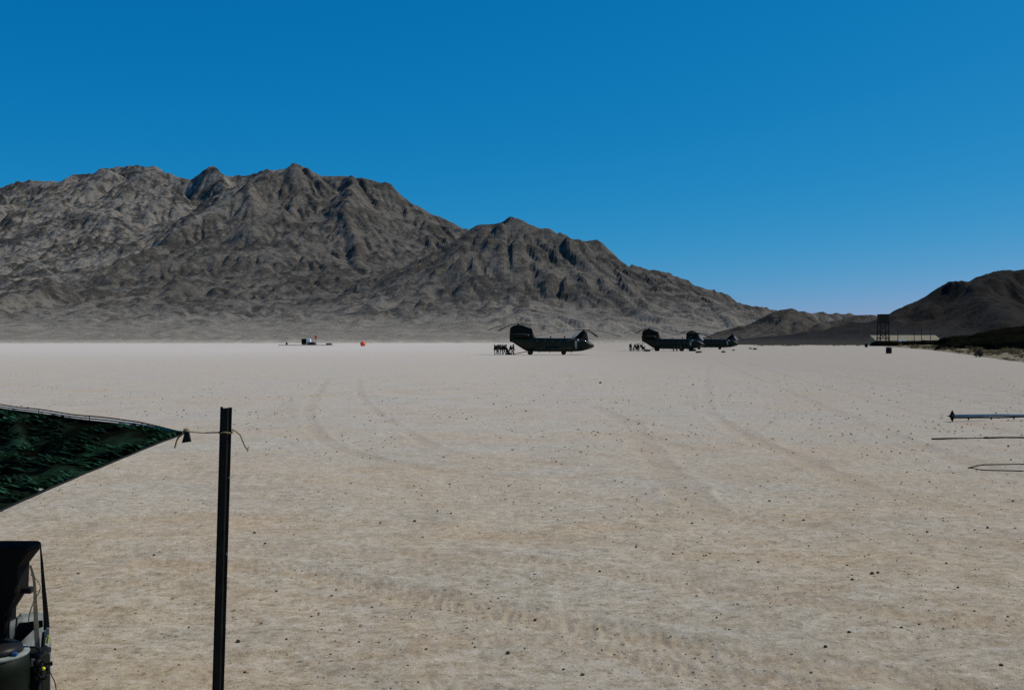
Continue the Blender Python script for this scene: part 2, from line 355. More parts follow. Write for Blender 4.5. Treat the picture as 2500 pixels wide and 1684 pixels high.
def loft(bm, rings, cap=True):
    V_ = [[bm.verts.new(p) for p in r] for r in rings]; n = len(rings[0])
    for A, B in zip(V_, V_[1:]):
        for k in range(n): bm.faces.new((A[k], A[(k + 1) % n], B[(k + 1) % n], B[k]))
    if cap: bm.faces.new(V_[0][::-1]); bm.faces.new(V_[-1])
def prism(bm, poly, d0, d1, axis='y'):
    def P(p, d): return (p[0], d, p[1]) if axis == 'y' else ((d, p[0], p[1]) if axis == 'x' else (p[0], p[1], d))
    loft(bm, [[P(p, d0) for p in poly], [P(p, d1) for p in poly]])
def spline(pts, n=8):
    pts = [np.array(p, float) for p in pts]; P = [2 * pts[0] - pts[1]] + pts + [2 * pts[-1] - pts[-2]]; out = []
    for i in range(1, len(P) - 2):
        for k in range(n):
            t = k / n; a, b, c, d = P[i - 1], P[i], P[i + 1], P[i + 2]
            out.append(.5 * (2 * b + (c - a) * t + (2 * a - 5 * b + 4 * c - d) * t * t + (3 * b - a - 3 * c + d) * t ** 3))
    out.append(P[-2]); return out
def grid_mesh(name, X, Y, Z, attrs=None, mask=None, smooth=True):
    ny, nx = X.shape
    co = np.stack([X, Y, Z], -1).reshape(-1, 3).astype(np.float32)
    i = np.arange((ny - 1) * nx).reshape(ny - 1, nx)[:, :-1]
    q = np.stack([i, i + 1, i + nx + 1, i + nx], -1).reshape(-1, 4)
    if mask is not None: q = q[mask.reshape(-1)]
    used = np.zeros(len(co), bool); used[q.ravel()] = True; idx = np.cumsum(used) - 1; co = co[used]; q = idx[q]
    me = bpy.data.meshes.new(name)
    me.vertices.add(len(co)); me.vertices.foreach_set("co", co.ravel())
    me.loops.add(q.size); me.loops.foreach_set("vertex_index", q.ravel().astype(np.int32))
    me.polygons.add(len(q)); me.polygons.foreach_set("loop_start", np.arange(0, q.size, 4, dtype=np.int32))
    me.polygons.foreach_set("loop_total", np.full(len(q), 4, np.int32))
    me.update(calc_edges=True)
    for k, v in (attrs or {}).items():
        a = me.attributes.new(k, 'FLOAT', 'POINT'); a.data.foreach_set("value", v.reshape(-1)[used].astype(np.float32))
    me.polygons.foreach_set("use_smooth", np.full(len(q), smooth))
    return me
# ---------------------------------------------------------------- ground
rnd = random.Random(11)
TRACKS = [  # photo points on the flat ground, half width in metres, depth, tread, soil disturbance
    ([(380, 1378), (700, 1398), (1000, 1445), (1300, 1508), (1700, 1580), (2100, 1640), (2450, 1700)], .34, .03, 1.0, .9),
    ([(520, 1330), (900, 1352), (1300, 1372), (1700, 1432), (2100, 1490), (2490, 1545)], .30, .025, .9, .7),
    ([(900, 1610), (1200, 1560), (1500, 1590), (1900, 1670), (2100, 1720)], .28, .025, 1.0, .7),
    ([(200, 1650), (600, 1640), (900, 1650), (1200, 1700)], .25, .02, .8, .6),
    ([(800, 925), (757, 985), (765, 1050), (860, 1105), (1100, 1150), (1420, 1165)], .30, .03, 0, .9),
    ([(872, 922), (885, 975), (1000, 1060), (1130, 1112), (1400, 1135)], .26, .03, 0, .8),
    ([(1440, 990), (1530, 1030), (1562, 1075), (1620, 1150), (1720, 1240)], .42, .04, 0, 1.0),
    ([(1550, 1055), (1700, 1097), (1900, 1112), (2200, 1110)], .3, .03, 0, .8),
    ([(1680, 985), (1800, 1050), (1950, 1122), (2120, 1190), (2400, 1260)], .36, .03, 0, .9),
    ([(1745, 880), (2000, 990), (2250, 1090), (2520, 1170)], .38, .03, 0, .7),
    ([(1800, 880), (2100, 972), (2500, 1062)], .38, .03, 0, .6),
    ([(1850, 880), (2490, 1006)], .4, .03, 0, .6),
    ([(1900, 875), (2490, 962)], .4, .03, 0, .5),
    ([(1728, 885), (1722, 960), (1770, 1040), (1990, 1130)], .34, .03, 0, .6),
    ([(560, 1012), (1000, 1002), (1400, 1004), (1700, 1020)], .5, .02, 0, .5),
    ([(900, 1150), (1250, 1118), (1600, 1140), (1900, 1200)], .3, .02, 0, .6),
    ([(560, 1195), (900, 1175), (1300, 1200), (1800, 1260), (2490, 1340)], .3, .02, 0, .5),
    ([(100, 1290), (560, 1262), (1100, 1290), (1700, 1350), (2200, 1380)], .32, .02, .5, .5),
    ([(560, 1120), (900, 1085), (1300, 1090), (1700, 1150), (2490, 1230)], .3, .02, 0, .5),
    ([(0, 945), (600, 960), (1100, 950), (1500, 930), (1760, 890)], .6, .02, 0, .35),
]
_r = random.Random(8)
for k in range(46):                                         # older, fainter single tyre lines crossing the flat
    x0_, y0_ = _r.uniform(-14, 26), _r.uniform(9, 60); a_ = _r.choice([_r.gauss(.05, .12), _r.gauss(.35, .2), _r.gauss(-.3, .2), _r.gauss(1.2, .2)]); c_ = _r.uniform(-.025, .025); pts_ = []
    for i in range(7):
        pts_.append((x0_, y0_)); x0_ += 4.5 * math.cos(a_); y0_ = max(6.5, y0_ + 4.5 * math.sin(a_)); a_ += c_ * 4.5
    for o_ in (0, 1.7):
        TRACKS.append(([(CX + px_ / (py_ + o_) * F, HZ + CAM_H * F / (py_ + o_)) for px_, py_ in pts_], _r.uniform(.09, .15), .014, .8 if y0_ < 16 else 0, _r.uniform(.35, .7)))
TR = []
for pts, hw, dep, tread, st in TRACKS:
    w_ = np.array([p[:2] for p in spline([G(*p) for p in pts], 8)])
    TR.append((w_, hw * .8, dep, tread, st))
def ground_fields(X, Y):
    near = np.clip((120 - Y) / 80, 0, 1) * (Y > 2)
    Z = near * (.035 * fbm(X / 2.6, Y / 2.6, 3, 301) + .014 * fbm(X / .55, Y / .55, 3, 311) * np.clip((45 - Y) / 30, 0, 1))
    T = np.zeros_like(X)
    for w_, hw, dep, tread, st in TR:
        lo = w_.min(0) - 2; hi = w_.max(0) + 2
        sel = (X > lo[0]) & (X < hi[0]) & (Y > lo[1]) & (Y < hi[1])
        if not sel.any(): continue
        x = X[sel]; y = Y[sel]; best = np.full(x.shape, 1e9); arc = np.zeros_like(best); side = np.zeros_like(best); s0 = 0
        for a, b in zip(w_[:-1], w_[1:]):
            d = b - a; Ln = math.hypot(*d)
            if Ln < 1e-6: continue
            t = np.clip(((x - a[0]) * d[0] + (y - a[1]) * d[1]) / Ln ** 2, 0, 1)
            q = np.hypot(x - a[0] - t * d[0], y - a[1] - t * d[1]); c = q < best
            best[c] = q[c]; arc[c] = s0 + t[c] * Ln; side[c] = np.sign(d[0] * (y[c] - a[1]) - d[1] * (x[c] - a[0])); s0 += Ln
        best = best * (1 + .35 * fbm(x / 1.7, y / 1.7, 2, 333)); u = best / hw
        patchy = np.clip(.95 + .8 * fbm(x / 3.5, y / 3.5, 2, 341), 0, 1)
        dep = dep * .5; z = -dep * np.clip(1.15 - u ** 2, 0, 1) + dep * .55 * np.exp(-((u - 1.25) / .22) ** 2)
        if tread:
            a2 = arc + side * best * .8; z = z + tread * np.clip(1.2 - u, 0, 1) ** .5 * (.014 * gnoise(a2 / .08, best / .12 + 4, 351) + .010 * gnoise(a2 / .05, best / .07, 352))
        Z[sel] += z * patchy; T[sel] = np.maximum(T[sel], st * np.clip(1.35 - u, 0, 1) ** .7 * patchy)
    return Z, T
def build_ground():
    S = np.linspace(-.62, .62, 600); sd = np.linspace(0, 1, 22)[1:]
    rows = np.concatenate([[-400, -120, -30, -6, 1, 3], np.geomspace(4.6, 1300, 760), [1700, 2600, 4500]])
    XX = []; YY = []
    for y in rows:
        w_ = max(y, 4.6); c = S * w_; e = .62 * w_
        out = e + (max(6000, e * 1.6) - e) * sd ** 3.2
        XX.append(np.concatenate([-out[::-1], c, out])); YY.append(np.full(len(c) + 2 * len(out), y))
    X = np.array(XX); Y = np.array(YY)
    Z, T = ground_fields(X, Y)
    return link("ground", grid_mesh("ground", X, Y, Z, {"track": T}), ground_material())
ground = build_ground(); ground["kind"] = "structure"; ground["label"] = "wide flat pale tan desert sand marked with tyre tracks"
def gz(x, y):
    return float(ground_fields(np.array([[x]], float), np.array([[y]], float))[0][0, 0])
# ---------------------------------------------------------------- mountains and hills
def terrain_object(name, data, m, label):
    xs, ys, X, Y, H, rock, tone = data
    mk = H > -4; mk = mk[:-1, :-1] | mk[1:, :-1] | mk[:-1, 1:] | mk[1:, 1:]
    o = link(name, grid_mesh(name, X, Y, H, {"rock": rock, "tone": tone}, mk, False), m); o["kind"] = "structure"; o["label"] = label; return o
terrain_object("mountain_range", make_range(), rock_material("range_rock", (.165, .147, .121), (.036, .033, .027), (.240, .214, .177), 1.0, (3, 46), (.27, .238, .188)), "rugged grey rocky mountain range behind the helicopters")
terrain_object("low_hills", make_hills(HILL_RIDGES, 100, 700, 700, 1500, 3.5, 1.55, 71, 2.2), rock_material("hill_rock", (.066, .056, .043), (.028, .024, .019), (.100, .085, .065), .3, (.5, 6), (.10, .085, .063)), "two low brown stony hills right of the helicopters")
terrain_object("dark_hill", make_hills(DARK_RIDGES, 150, 900, 560, 1200, 3.5, 1.5, 171, 3.0), rock_material("shaded_hill_rock", (.012, .0098, .007), (.006, .005, .004), (.026, .021, .015), .3, (.5, 5), (.026, .021, .015)), "dark smooth hill rising at the right edge")  # much of this hill's shade is put into its near-black rock colour
# ---------------------------------------------------------------- tandem rotor helicopters
mat("olive_paint", (.010, .0105, .0032), (.022, .0225, .0065), 1.2, .5, 0, spec=.2)
mat("dark_green_paint", (.006, .0065, .004), (.010, .011, .007), 2.0, .6, spec=.12)
mat("black_rubber", (.010, .010, .010), (.018, .018, .017), 6, .8)
mat("gun_metal", (.03, .03, .03), (.05, .05, .048), 8, .5, metal=.6)
mat("blade_composite", (.028, .027, .024), (.045, .043, .037), 3, .6)
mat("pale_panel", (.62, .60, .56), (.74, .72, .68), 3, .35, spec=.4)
mat("cockpit_glass", (.015, .018, .02), (.02, .024, .027), 1, .1, spec=.5)
mat("dark_cabin", (.006, .006, .006), (.01, .01, .01), 3, .9)
mat("tan_trim", (.30, .27, .21), (.38, .34, .27), 3, .7)
FUS = np.array([  # x, half width, belly, roof, squareness
    (.45, .80, 2.25, 3.00, 2.6), (.9, 1.0, 2.02, 3.08, 2.8), (1.6, 1.15, 1.55, 3.12, 3.2), (2.6, 1.24, .92, 3.12, 3.6), (3.2, 1.26, .64, 3.10, 3.8),
    (5, 1.27, .56, 3.04, 3.8), (8, 1.27, .56, 2.98, 3.8), (11.5, 1.27, .58, 2.96, 3.8), (12.6, 1.25, .64, 2.98, 3.5), (13.3, 1.20, .76, 2.92, 3.1),
    (13.9, 1.10, .90, 2.66, 2.7), (14.35, .97, 1.02, 2.32, 2.5), (14.75, .76, 1.18, 2.08, 2.3), (15.02, .50, 1.34, 1.92, 2.1), (15.18, .20, 1.50, 1.74, 2.0)])
def fus(x, th, off=0.0):
    w, zb, zt, n = (float(np.interp(x, FUS[:, 0], FUS[:, i])) for i in (1, 2, 3, 4))
    c, s = math.cos(th), math.sin(th)
    f = lambda v: math.copysign(abs(v) ** (2 / n), v)
    return Vector((x - 7.6, (w + off) * f(c), (zb + zt) / 2 + ((zt - zb) / 2 + off) * f(s)))
def patch(name, parent, m, x0, x1, a0, a1, n=5, off=.022):
    bm = bmesh.new(); g = [[None] * (n + 1) for _ in range(n + 1)]
    for i in range(n + 1):
        for j in range(n + 1):
            g[i][j] = (bm.verts.new(fus(x0 + (x1 - x0) * i / n, a0 + (a1 - a0) * j / n, off)), bm.verts.new(fus(x0 + (x1 - x0) * i / n, a0 + (a1 - a0) * j / n, -.03)))
    for i in range(n):
        for j in range(n):
            for k in (0, 1): bm.faces.new([g[i][j][k], g[i + 1][j][k], g[i + 1][j + 1][k], g[i][j + 1][k]])
    for i in range(n):
        for a, b in (((i, 0), (i + 1, 0)), ((i, n), (i + 1, n)), ((0, i), (0, i + 1)), ((n, i), (n, i + 1))):
            p, q = g[a[0]][a[1]], g[b[0]][b[1]]; bm.faces.new([p[0], q[0], q[1], p[1]])
    return bobj(name, bm, m, parent, True)
def foil(z, xa, xb, hw, n=20):
    r = []
    for k in range(n):
        t = 2 * math.pi * k / n; u = .5 + .5 * math.cos(t)
        prof = (abs(math.sin(t)) ** .8) * (1.0 if u > .45 else .55 + u)
        r.append((xa + (xb - xa) * u - 7.6, math.copysign(hw * prof, math.sin(t)), z))
    return r
def make_heli():
    t = empty("helicopter", (0, 0, 0))
    bm = bmesh.new(); xs = np.concatenate([np.linspace(.45, 13, 34), np.linspace(13.15, 15.18, 14)])
    loft(bm, [[fus(x, 2 * math.pi * k / 32) for k in range(32)] for x in xs]); body = bobj("fuselage", bm, MATS["olive_paint"], t, True)
    bm = bmesh.new(); loft(bm, [foil(2.3, .06, 4.5, .75), foil(2.8, .0, 4.85, .85), foil(3.2, .0, 4.6, .72), foil(3.7, .02, 4.35, .52), foil(4.4, .06, 4.15, .42), foil(4.72, .1, 3.95, .4), foil(4.98, .25, 3.1, .38), foil(5.2, .6, 2.6, .33), foil(5.36, 1.0, 2.2, .25)])
    aft = bobj("aft_pylon", bm, MATS["dark_green_paint"], t, True)
    bm = bmesh.new(); box(bm, (1.6 - 7.6, 0, 3.9), (1.3, .96, .04)); bobj("pylon_seam", bm, MATS["gun_metal"], aft)
    bm = bmesh.new(); loft(bm, [foil(2.6, 11.0, 14.2, .9), foil(2.95, 11.5, 14.12, .78), foil(3.35, 12.0, 14.05, .6), foil(3.9, 12.55, 13.95, .44), foil(4.25, 12.95, 13.85, .32)])
    bobj("forward_pylon", bm, MATS["dark_green_paint"], t, True)
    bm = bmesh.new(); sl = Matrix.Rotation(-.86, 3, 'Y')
    box(bm, (11.85 - 7.6, 0, 3.66), (1.7, .5, .40), sl, .06); bobj("pylon_glint", bm, MATS["pale_panel"], t)  # bright slab, the sky and sun glint put into its colour
    for s in (-1, 1):
        bm = bmesh.new(); prof = [(4.0, .1), (4.5, .8), (5.2, 1), (11.2, 1), (11.9, .85), (12.4, .2)]
        loft(bm, [[(x - 7.6, s * (1.2 + .62 * k * max(0, math.cos(a)) ** .6 * (1 if math.cos(a) > 0 else 0)), .98 + .42 * k * math.sin(a)) for a in [2 * math.pi * i / 18 for i in range(18)]] for x, k in prof])
        sp = bobj("sponson", bm, MATS["olive_paint"], t, True)
        for i in range(3):
            bm = bmesh.new(); box(bm, (5.9 + i * 2.1 - 7.6, s * 1.60, 1.02), (.9, .42, .50), None, .05); bobj("fuel_bay_cover", bm, MATS["olive_paint"], sp)
        bm = bmesh.new(); y = s * 1.18
        loft(bm, [[(x - 7.6, y + r * math.cos(a), 3.42 + r * math.sin(a)) for a in [2 * math.pi * i / 16 for i in range(16)]] for x, r in ((.35, .27), (.5, .36), (1.3, .42), (2.6, .42), (3.1, .34), (3.35, .28))])
        en = bobj("engine_nacelle", bm, MATS["dark_green_paint"], t, True)
        bm = bmesh.new(); cyl(bm, (3.3 - 7.6, y, 3.42), (3.62 - 7.6, y, 3.42), .33, .22, 16); bobj("intake_screen", bm, MATS["gun_metal"], en, True)
        bm = bmesh.new(); cyl(bm, (.42 - 7.6, y, 3.42), (.1 - 7.6, y, 3.42), .27, .3, 16); bobj("exhaust", bm, MATS["dark_cabin"], en, True)
        bm = bmesh.new(); box(bm, (1.9 - 7.6, s * .75, 3.40), (1.4, .5, .22)); bobj("engine_mount", bm, MATS["dark_green_paint"], t)
        for x, rr, y0, dual in ((9.75, .42, 1.36, 1), (3.75, .40, 1.62, 0)):
            bm = bmesh.new(); cyl(bm, (x - 7.6, s * (y0 - .06), .42), (x - 7.6 - .05, s * (y0 - .22), 1.0), .09, .11, 10); bobj("landing_strut", bm, MATS["gun_metal"], t, True)
            for q in ((-.16, .16) if dual else (0,)):
                yy = s * y0 + q; bm = bmesh.new(); prf = [(-.13, .26), (-.125, .36), (-.08, .42), (.08, .42), (.125, .36), (.13, .26)]
                loft(bm, [[(x - 7.6 + r * math.cos(a), yy + d, .42 + r * math.sin(a)) for a in [2 * math.pi * i / 20 for i in range(20)]] for d, r in prf])
                wh = bobj("landing_wheel", bm, MATS["black_rubber"], t, True)
                bm = bmesh.new(); cyl(bm, (x - 7.6, yy - .14, .42), (x - 7.6, yy + .14, .42), .2, None, 14); bobj("rim", bm, MATS["gun_metal"], wh, True)
        a_side = 0.0 if s > 0 else math.pi
        for i in range(5):                                    # round cabin windows
            x = 5.1 + i * 1.35; p = fus(x, a_side + s * .33, 0)
            bm = bmesh.new(); cyl(bm, (p.x, p.y - s * .05, p.z), (p.x, p.y + s * .03, p.z), .22, None, 16); bobj("cabin_window", bm, MATS["cockpit_glass"], t, True)
        lo, hi = (.28, .98) if s > 0 else (math.pi - .28, math.pi - .98)
        patch("cockpit_side_window", t, MATS["cockpit_glass"], 13.1, 13.85, lo, hi)
        lo, hi = (.75, 1.5) if s > 0 else (math.pi - .75, math.pi - 1.5)
        patch("windshield", t, MATS["cockpit_glass"], 13.72, 14.42, lo, hi)
        lo, hi = (-.25, -1.0) if s > 0 else (math.pi + .25, math.pi + 1.0)
        patch("chin_window", t, MATS["cockpit_glass"], 14.05, 14.7, lo, hi)
        lo, hi = (-.55, .30) if s > 0 else (math.pi + .55, math.pi - .30)
        d = patch("cockpit_door", t, MATS["tan_trim"] if s < 0 else MATS["olive_paint"], 11.75, 12.15, lo, hi)
        lo, hi = (.36, .85) if s > 0 else (math.pi - .36, math.pi - .85)
        patch("door_window", t, MATS["pale_panel"] if s < 0 else MATS["cockpit_glass"], 12.2, 12.55, lo, hi)
        bm = bmesh.new(); box(bm, (13.05 - 7.6, s * 1.42, 1.05), (.5, .34, .62), None, .08); box(bm, (13.05 - 7.6, s * 1.2, 1.2), (.2, .4, .1)); bobj("side_pod", bm, MATS["dark_green_paint"], t)
    bm = bmesh.new(); rot = Matrix.Rotation(.20, 3, 'Y'); rot.invert()
    box(bm, (1.95 - 7.6, 0, .34), (2.5, 2.1, .13), rot, .02); rp = bobj("ramp", bm, MATS["dark_green_paint"], t)
    for s in (-.8, 0, .8):
        bm = bmesh.new(); box(bm, (.62 - 7.6, s, .07), (.55, .5, .06), None, .01); bobj("ramp_toe", bm, MATS["dark_green_paint"], rp)
    bm = bmesh.new(); v = [fus(.9, -2.5, .01), fus(.9, -.64, .01), fus(2.7, -.64, .01), fus(2.7, -2.5, .01)]
    lo = [p - Vector((0, 0, .08)) for p in v]; loft(bm, [v, lo]); bobj("ramp_opening_shade", bm, MATS["dark_cabin"], t)  # dark panel paints the unlit cabin behind the lowered ramp
    for i, x in enumerate((5.4, 7.3, 11.2)):
        bm = bmesh.new(); cyl(bm, (x - 7.6, 0, .62), (x - 7.6 - .1, 0, .28), .05, .03, 8); bobj("belly_antenna", bm, MATS["gun_metal"], t)
    for x in (7.4, 9.9):
        bm = bmesh.new(); cyl(bm, (x - 7.6, .2, 2.9), (x - 7.6, .2, 3.22), .09, .07, 10); cyl(bm, (x - 7.6, .2, 3.2), (x - 7.6, .2, 3.36), .17, .15, 12); bobj("roof_vent", bm, MATS["gun_metal"], t)
    for hx, hz, a0, nm in ((1.6, 5.3, -2, 0), (13.35, 4.2, 74, 1)):
        bm = bmesh.new(); cyl(bm, (hx - 7.6, 0, hz), (hx - 7.6, 0, hz + .32), .2, .16, 14); cyl(bm, (hx - 7.6, 0, hz + .16), (hx - 7.6, 0, hz + .34), .42, .34, 18)
        hub = bobj("rotor_hub", bm, MATS["gun_metal"], t, True)
        for k in range(3):
            a = R(a0 + 120 * k); ca, sa = math.cos(a), math.sin(a); rings = []
            for i in range(13):
                r = .35 + 8.7 * i / 12; ch = .14 if i == 0 else (.26 if i == 1 else .31); z = hz + .24 - 1.2 * (i / 12) ** 1.8; th = .08 if i < 2 else .035
                rings.append([(hx - 7.6 + ca * r - sa * u * ch, sa * r + ca * u * ch, z + v * th) for u, v in ((-1, 0), (-.3, .8), (.4, 1), (1, .2), (.5, -.9), (-.3, -.7))])
            bm = bmesh.new(); loft(bm, rings); bl = bobj("rotor_blade", bm, MATS["blade_composite"], hub)
    return t
heli = make_heli()
HELI = [((1347, 184), -4, "dark green tandem rotor helicopter standing alone, the nearest of the three"),
        ((1643, 250), -15, "dark green tandem rotor helicopter overlapping the farther one at its nose"),
        ((1739, 300), -13, "farthest dark green tandem rotor helicopter, its tail hidden behind another")]
helis = []
for i, ((px, D), rz, lab) in enumerate(HELI):
    h = heli if i == 0 else copy_tree(heli)
    h.location = ((px - CX) / F * D, D, gz((px - CX) / F * D, D)); h.rotation_euler = (0, 0, R(rz)); tag(h, lab, "helicopter", "helicopters parked in a line on the desert"); helis.append(h)
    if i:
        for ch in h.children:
            if ch.name.startswith("pylon_glint"):       # on these two the painted glint sits on the front of the pylon
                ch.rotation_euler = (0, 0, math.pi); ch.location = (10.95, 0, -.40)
# ---------------------------------------------------------------- people
mat("uniform_cloth", (.016, .018, .013), (.036, .036, .026), 9, .9)
mat("brown_cloth", (.05, .026, .018), (.08, .042, .028), 9, .9)
mat("skin", (.20, .11, .075), (.26, .15, .10), 5, .6)
mat("helmet_shell", (.012, .014, .010), (.022, .024, .016), 9, .8)
mat("pack_cloth", (.010, .012, .009), (.022, .024, .017), 8, .9)
def person_mesh(name, pose, legs):
    P = {}; E = []; Rr = {}
    def v(k, p, r, par=None):
        P[k] = Vector(p); Rr[k] = r
        if par: E.append((par, k))
    dz, lean = pose["drop"], pose["lean"]
    def T(x, y, z): return (x + lean * max(0, z - .95), y, z - dz)          # the figure faces local +x
    v("pelvis", T(0, 0, .98), (.15, .12)); v("waist", T(0, 0, 1.12), (.145, .11), "pelvis"); v("chest", T(.01, 0, 1.32), (.17, .125), "waist"); v("neckbase", T(0, 0, 1.46), (.10, .09), "chest")
    v("neck", T(.01, 0, 1.53), (.058, .058), "neckbase"); v("jaw", T(.03, 0, 1.60), (.075, .085), "neck"); v("head", T(.02, 0, 1.69), (.085, .10), "jaw"); v("crown", T(.01, 0, 1.77), (.06, .07), "head")
    v("nose", T(.125, 0, 1.655), (.016, .018), "head")
    for s, n in ((1, "l"), (-1, "r")):
        ar = pose["arm" + n]
        v("sho" + n, T(0, s * .19, 1.43), (.07, .07), "chest"); el = T(ar[0][0], s * ar[0][1], ar[0][2]); wr = T(ar[1][0], s * ar[1][1], ar[1][2])
        v("elb" + n, el, (.05, .05), "sho" + n); v("wri" + n, wr, (.033, .03), "elb" + n); d = (Vector(wr) - Vector(el)).normalized(); pm = Vector(wr) + d * .09
        v("pal" + n, pm, (.038, .026), "wri" + n)
        for i, (o, Lf) in enumerate(((-.03, .07), (-.01, .085), (.011, .08), (.03, .062))):
            q = pm + d * .045 + Vector((0, 0, 0)) + Vector((o, 0, 0)); v("f%d%s" % (i, n), q, (.011, .011), "pal" + n); v("t%d%s" % (i, n), q + d * Lf * .8 + Vector((.01, -s * .015, 0)), (.008, .008), "f%d%s" % (i, n))
        v("th" + n, Vector(wr) + d * .06 + Vector((.045, 0, 0)), (.012, .012), "wri" + n)
        lg = legs[n]
        v("hip" + n, T(0, s * .10, .92), (.10, .10), "pelvis")
        v("kne" + n, (lg[0][0], s * lg[0][1], lg[0][2]), (.066, .066), "hip" + n); v("ank" + n, (lg[1][0], s * lg[1][1], lg[1][2]), (.048, .048), "kne" + n)
        v("hee" + n, (lg[1][0] + .02, s * lg[1][1], max(.05, lg[1][2] - .09)), (.05, .05), "ank" + n); v("toe" + n, (lg[1][0] + .17, s * lg[1][1] + s * .03, .04), (.04, .036), "hee" + n)
    keys = list(P); me = bpy.data.meshes.new(name + "_skeleton"); me.from_pydata([P[k] for k in keys], [(keys.index(a), keys.index(b)) for a, b in E], [])
    o = bpy.data.objects.new("tmp", me); COL.objects.link(o)
    md = o.modifiers.new("s", 'SKIN'); md.use_smooth_shade = True; o.modifiers.new("d", 'SUBSURF').levels = 1
    for i, k in enumerate(keys):
        me.skin_vertices[0].data[i].radius = Rr[k]; me.skin_vertices[0].data[i].use_root = (k == "pelvis")
    dg = bpy.context.evaluated_depsgraph_get(); res = bpy.data.meshes.new_from_object(o.evaluated_get(dg)); res.name = name
    bpy.data.objects.remove(o)
    hd = P["neck"]; wl_, wr_ = P["wril"], P["wrir"]
    res.materials.clear()
    for m in ("uniform_cloth", "skin", "brown_cloth"): res.materials.append(MATS[m])
    for p in res.polygons:
        c = p.center; p.material_index = 1 if (c.z > hd.z - .01 and abs(c.y) < .14 and abs(c.x - hd.x) < .25) or min((c - wl_).length - .0, (c - wr_).length) < .12 and min((c - P["pall"]).length, (c - P["palr"]).length) < .2 else 0
    return res, P
STAND = dict(drop=0, lean=0, arml=((.02, .25, 1.16), (.10, .25, .93)), armr=((.0, .26, 1.16), (.16, .22, .98)))
CARRY = dict(drop=.02, lean=.22, arml=((.08, .27, 1.18), (.30, .18, 1.12)), armr=((.06, .27, 1.18), (.28, .2, 1.08)))
CROUCH = dict(drop=.52, lean=.45, arml=((.25, .25, 1.22), (.42, .16, 1.05)), armr=((.22, .26, 1.2), (.44, .15, 1.1)))
LEG0 = {"l": ((.02, .12, .50), (-.02, .13, .10)), "r": ((.03, .12, .50), (.0, .14, .10))}
LEGW = {"l": ((.14, .11, .52), (.22, .12, .10)), "r": ((-.02, .11, .50), (-.24, .12, .12))}
LEGC = {"l": ((.40, .18, .50), (.16, .16, .10)), "r": ((.30, .17, .18), (-.12, .16, .10))}
PM = {"stand": person_mesh("standing_body", STAND, LEG0), "walk": person_mesh("walking_body", CARRY, LEGW), "crouch": person_mesh("crouching_body", CROUCH, LEGC)}
def helmet_mesh():
    bm = bmesh.new(); bmesh.ops.create_uvsphere(bm, u_segments=16, v_segments=10, radius=.14)
    for v in bm.verts:
        if v.co.z < -.02: v.co.z = -.02 - (v.co.z + .02) * .05; v.co.x *= 1.12; v.co.y *= 1.1
        v.co.x *= 1.08
    me = bpy.data.meshes.new("helmet"); bm.to_mesh(me); bm.free(); me.materials.append(MATS["helmet_shell"]); me.polygons.foreach_set("use_smooth", [True] * len(me.polygons)); return me
HEL = helmet_mesh()
def pack_mesh():
    bm = bmesh.new(); box(bm, (-.02, 0, .3), (.36, .50, .62), None, .1); box(bm, (-.02, 0, .68), (.3, .62, .24), None, .09); box(bm, (-.14, 0, .2), (.12, .26, .24), None, .04)
    for s in (-1, 1): box(bm, (0, s * .22, .22), (.16, .1, .26), None, .035)
    me = bpy.data.meshes.new("rucksack"); bm.to_mesh(me); bm.free(); me.materials.append(MATS["pack_cloth"]); return me
PACK = pack_mesh()
def person(px, D, kind, rz, label, group, brown=False, pack=None):
    x = (px - CX) / F * D; me, P = PM[kind]; z = gz(x, D)
    if brown:
        me = me.copy()
        for p in me.polygons:
            if p.center.z < .96 and p.material_index == 0: p.material_index = 2
    o = link("person", me); o.location = (x, D, z); o.rotation_euler = (0, 0, R(rz)); tag(o, label, "person", group)
    h = link("helmet", HEL, None, o); h.location = P["head"] + Vector((-.01, 0, .03))
    if pack:
        b = link("rucksack", PACK); M = Matrix.Translation((x, D, z)) @ Matrix.Rotation(R(rz), 4, 'Z'); c = P["chest"]
        b.location = M @ Vector((c.x - .30, 0, c.z - .42)); b.rotation_euler = (0, 0, R(rz)); tag(b, pack, "rucksack", "rucksacks worn by the people at the ramps")
    return o
g1 = "people boarding the nearest helicopter"; g2 = "people gathered at the middle helicopter"
person(1207, 183, "stand", 0, "person in brown trousers standing leftmost behind the nearest helicopter", g1, True)
person(1216, 184.5, "walk", 5, "leftmost of the laden people bunched behind the nearest helicopter", g1, pack="rucksack on the leftmost laden person behind the nearest helicopter")
person(1222, 182.6, "stand", -10, "second laden person from the left in the bunch behind the nearest helicopter", g1, pack="rucksack on the second laden person in the bunch behind the nearest helicopter")
person(1231, 184.2, "walk", 0, "third laden person from the left in the bunch behind the nearest helicopter", g1, pack="rucksack on the third laden person in the bunch behind the nearest helicopter")
person(1236, 182.7, "stand", 15, "rightmost laden person in the bunch behind the nearest helicopter", g1, pack="rucksack on the rightmost laden person in the bunch behind the nearest helicopter")
person(1213, 182.2, "walk", -5, "laden person half hidden at the left of the bunch behind the nearest helicopter", g1, pack="rucksack on the half hidden person at the left of the bunch")
person(1227, 185.3, "stand", 10, "laden person at the back in the middle of the bunch behind the nearest helicopter", g1, pack="rucksack on the person at the back of the bunch")
person(1240, 185.2, "crouch", 0, "crouching person at the right of the bunch behind the nearest helicopter", g1, pack="rucksack on the crouching person at the right of the bunch")
person(1254, 184.6, "stand", 5, "person standing close behind another under the tail of the nearest helicopter", g1)
person(1250, 183.4, "walk", 5, "person stepping up right under the tail of the nearest helicopter", g1, pack="rucksack on the person under the tail of the nearest helicopter")
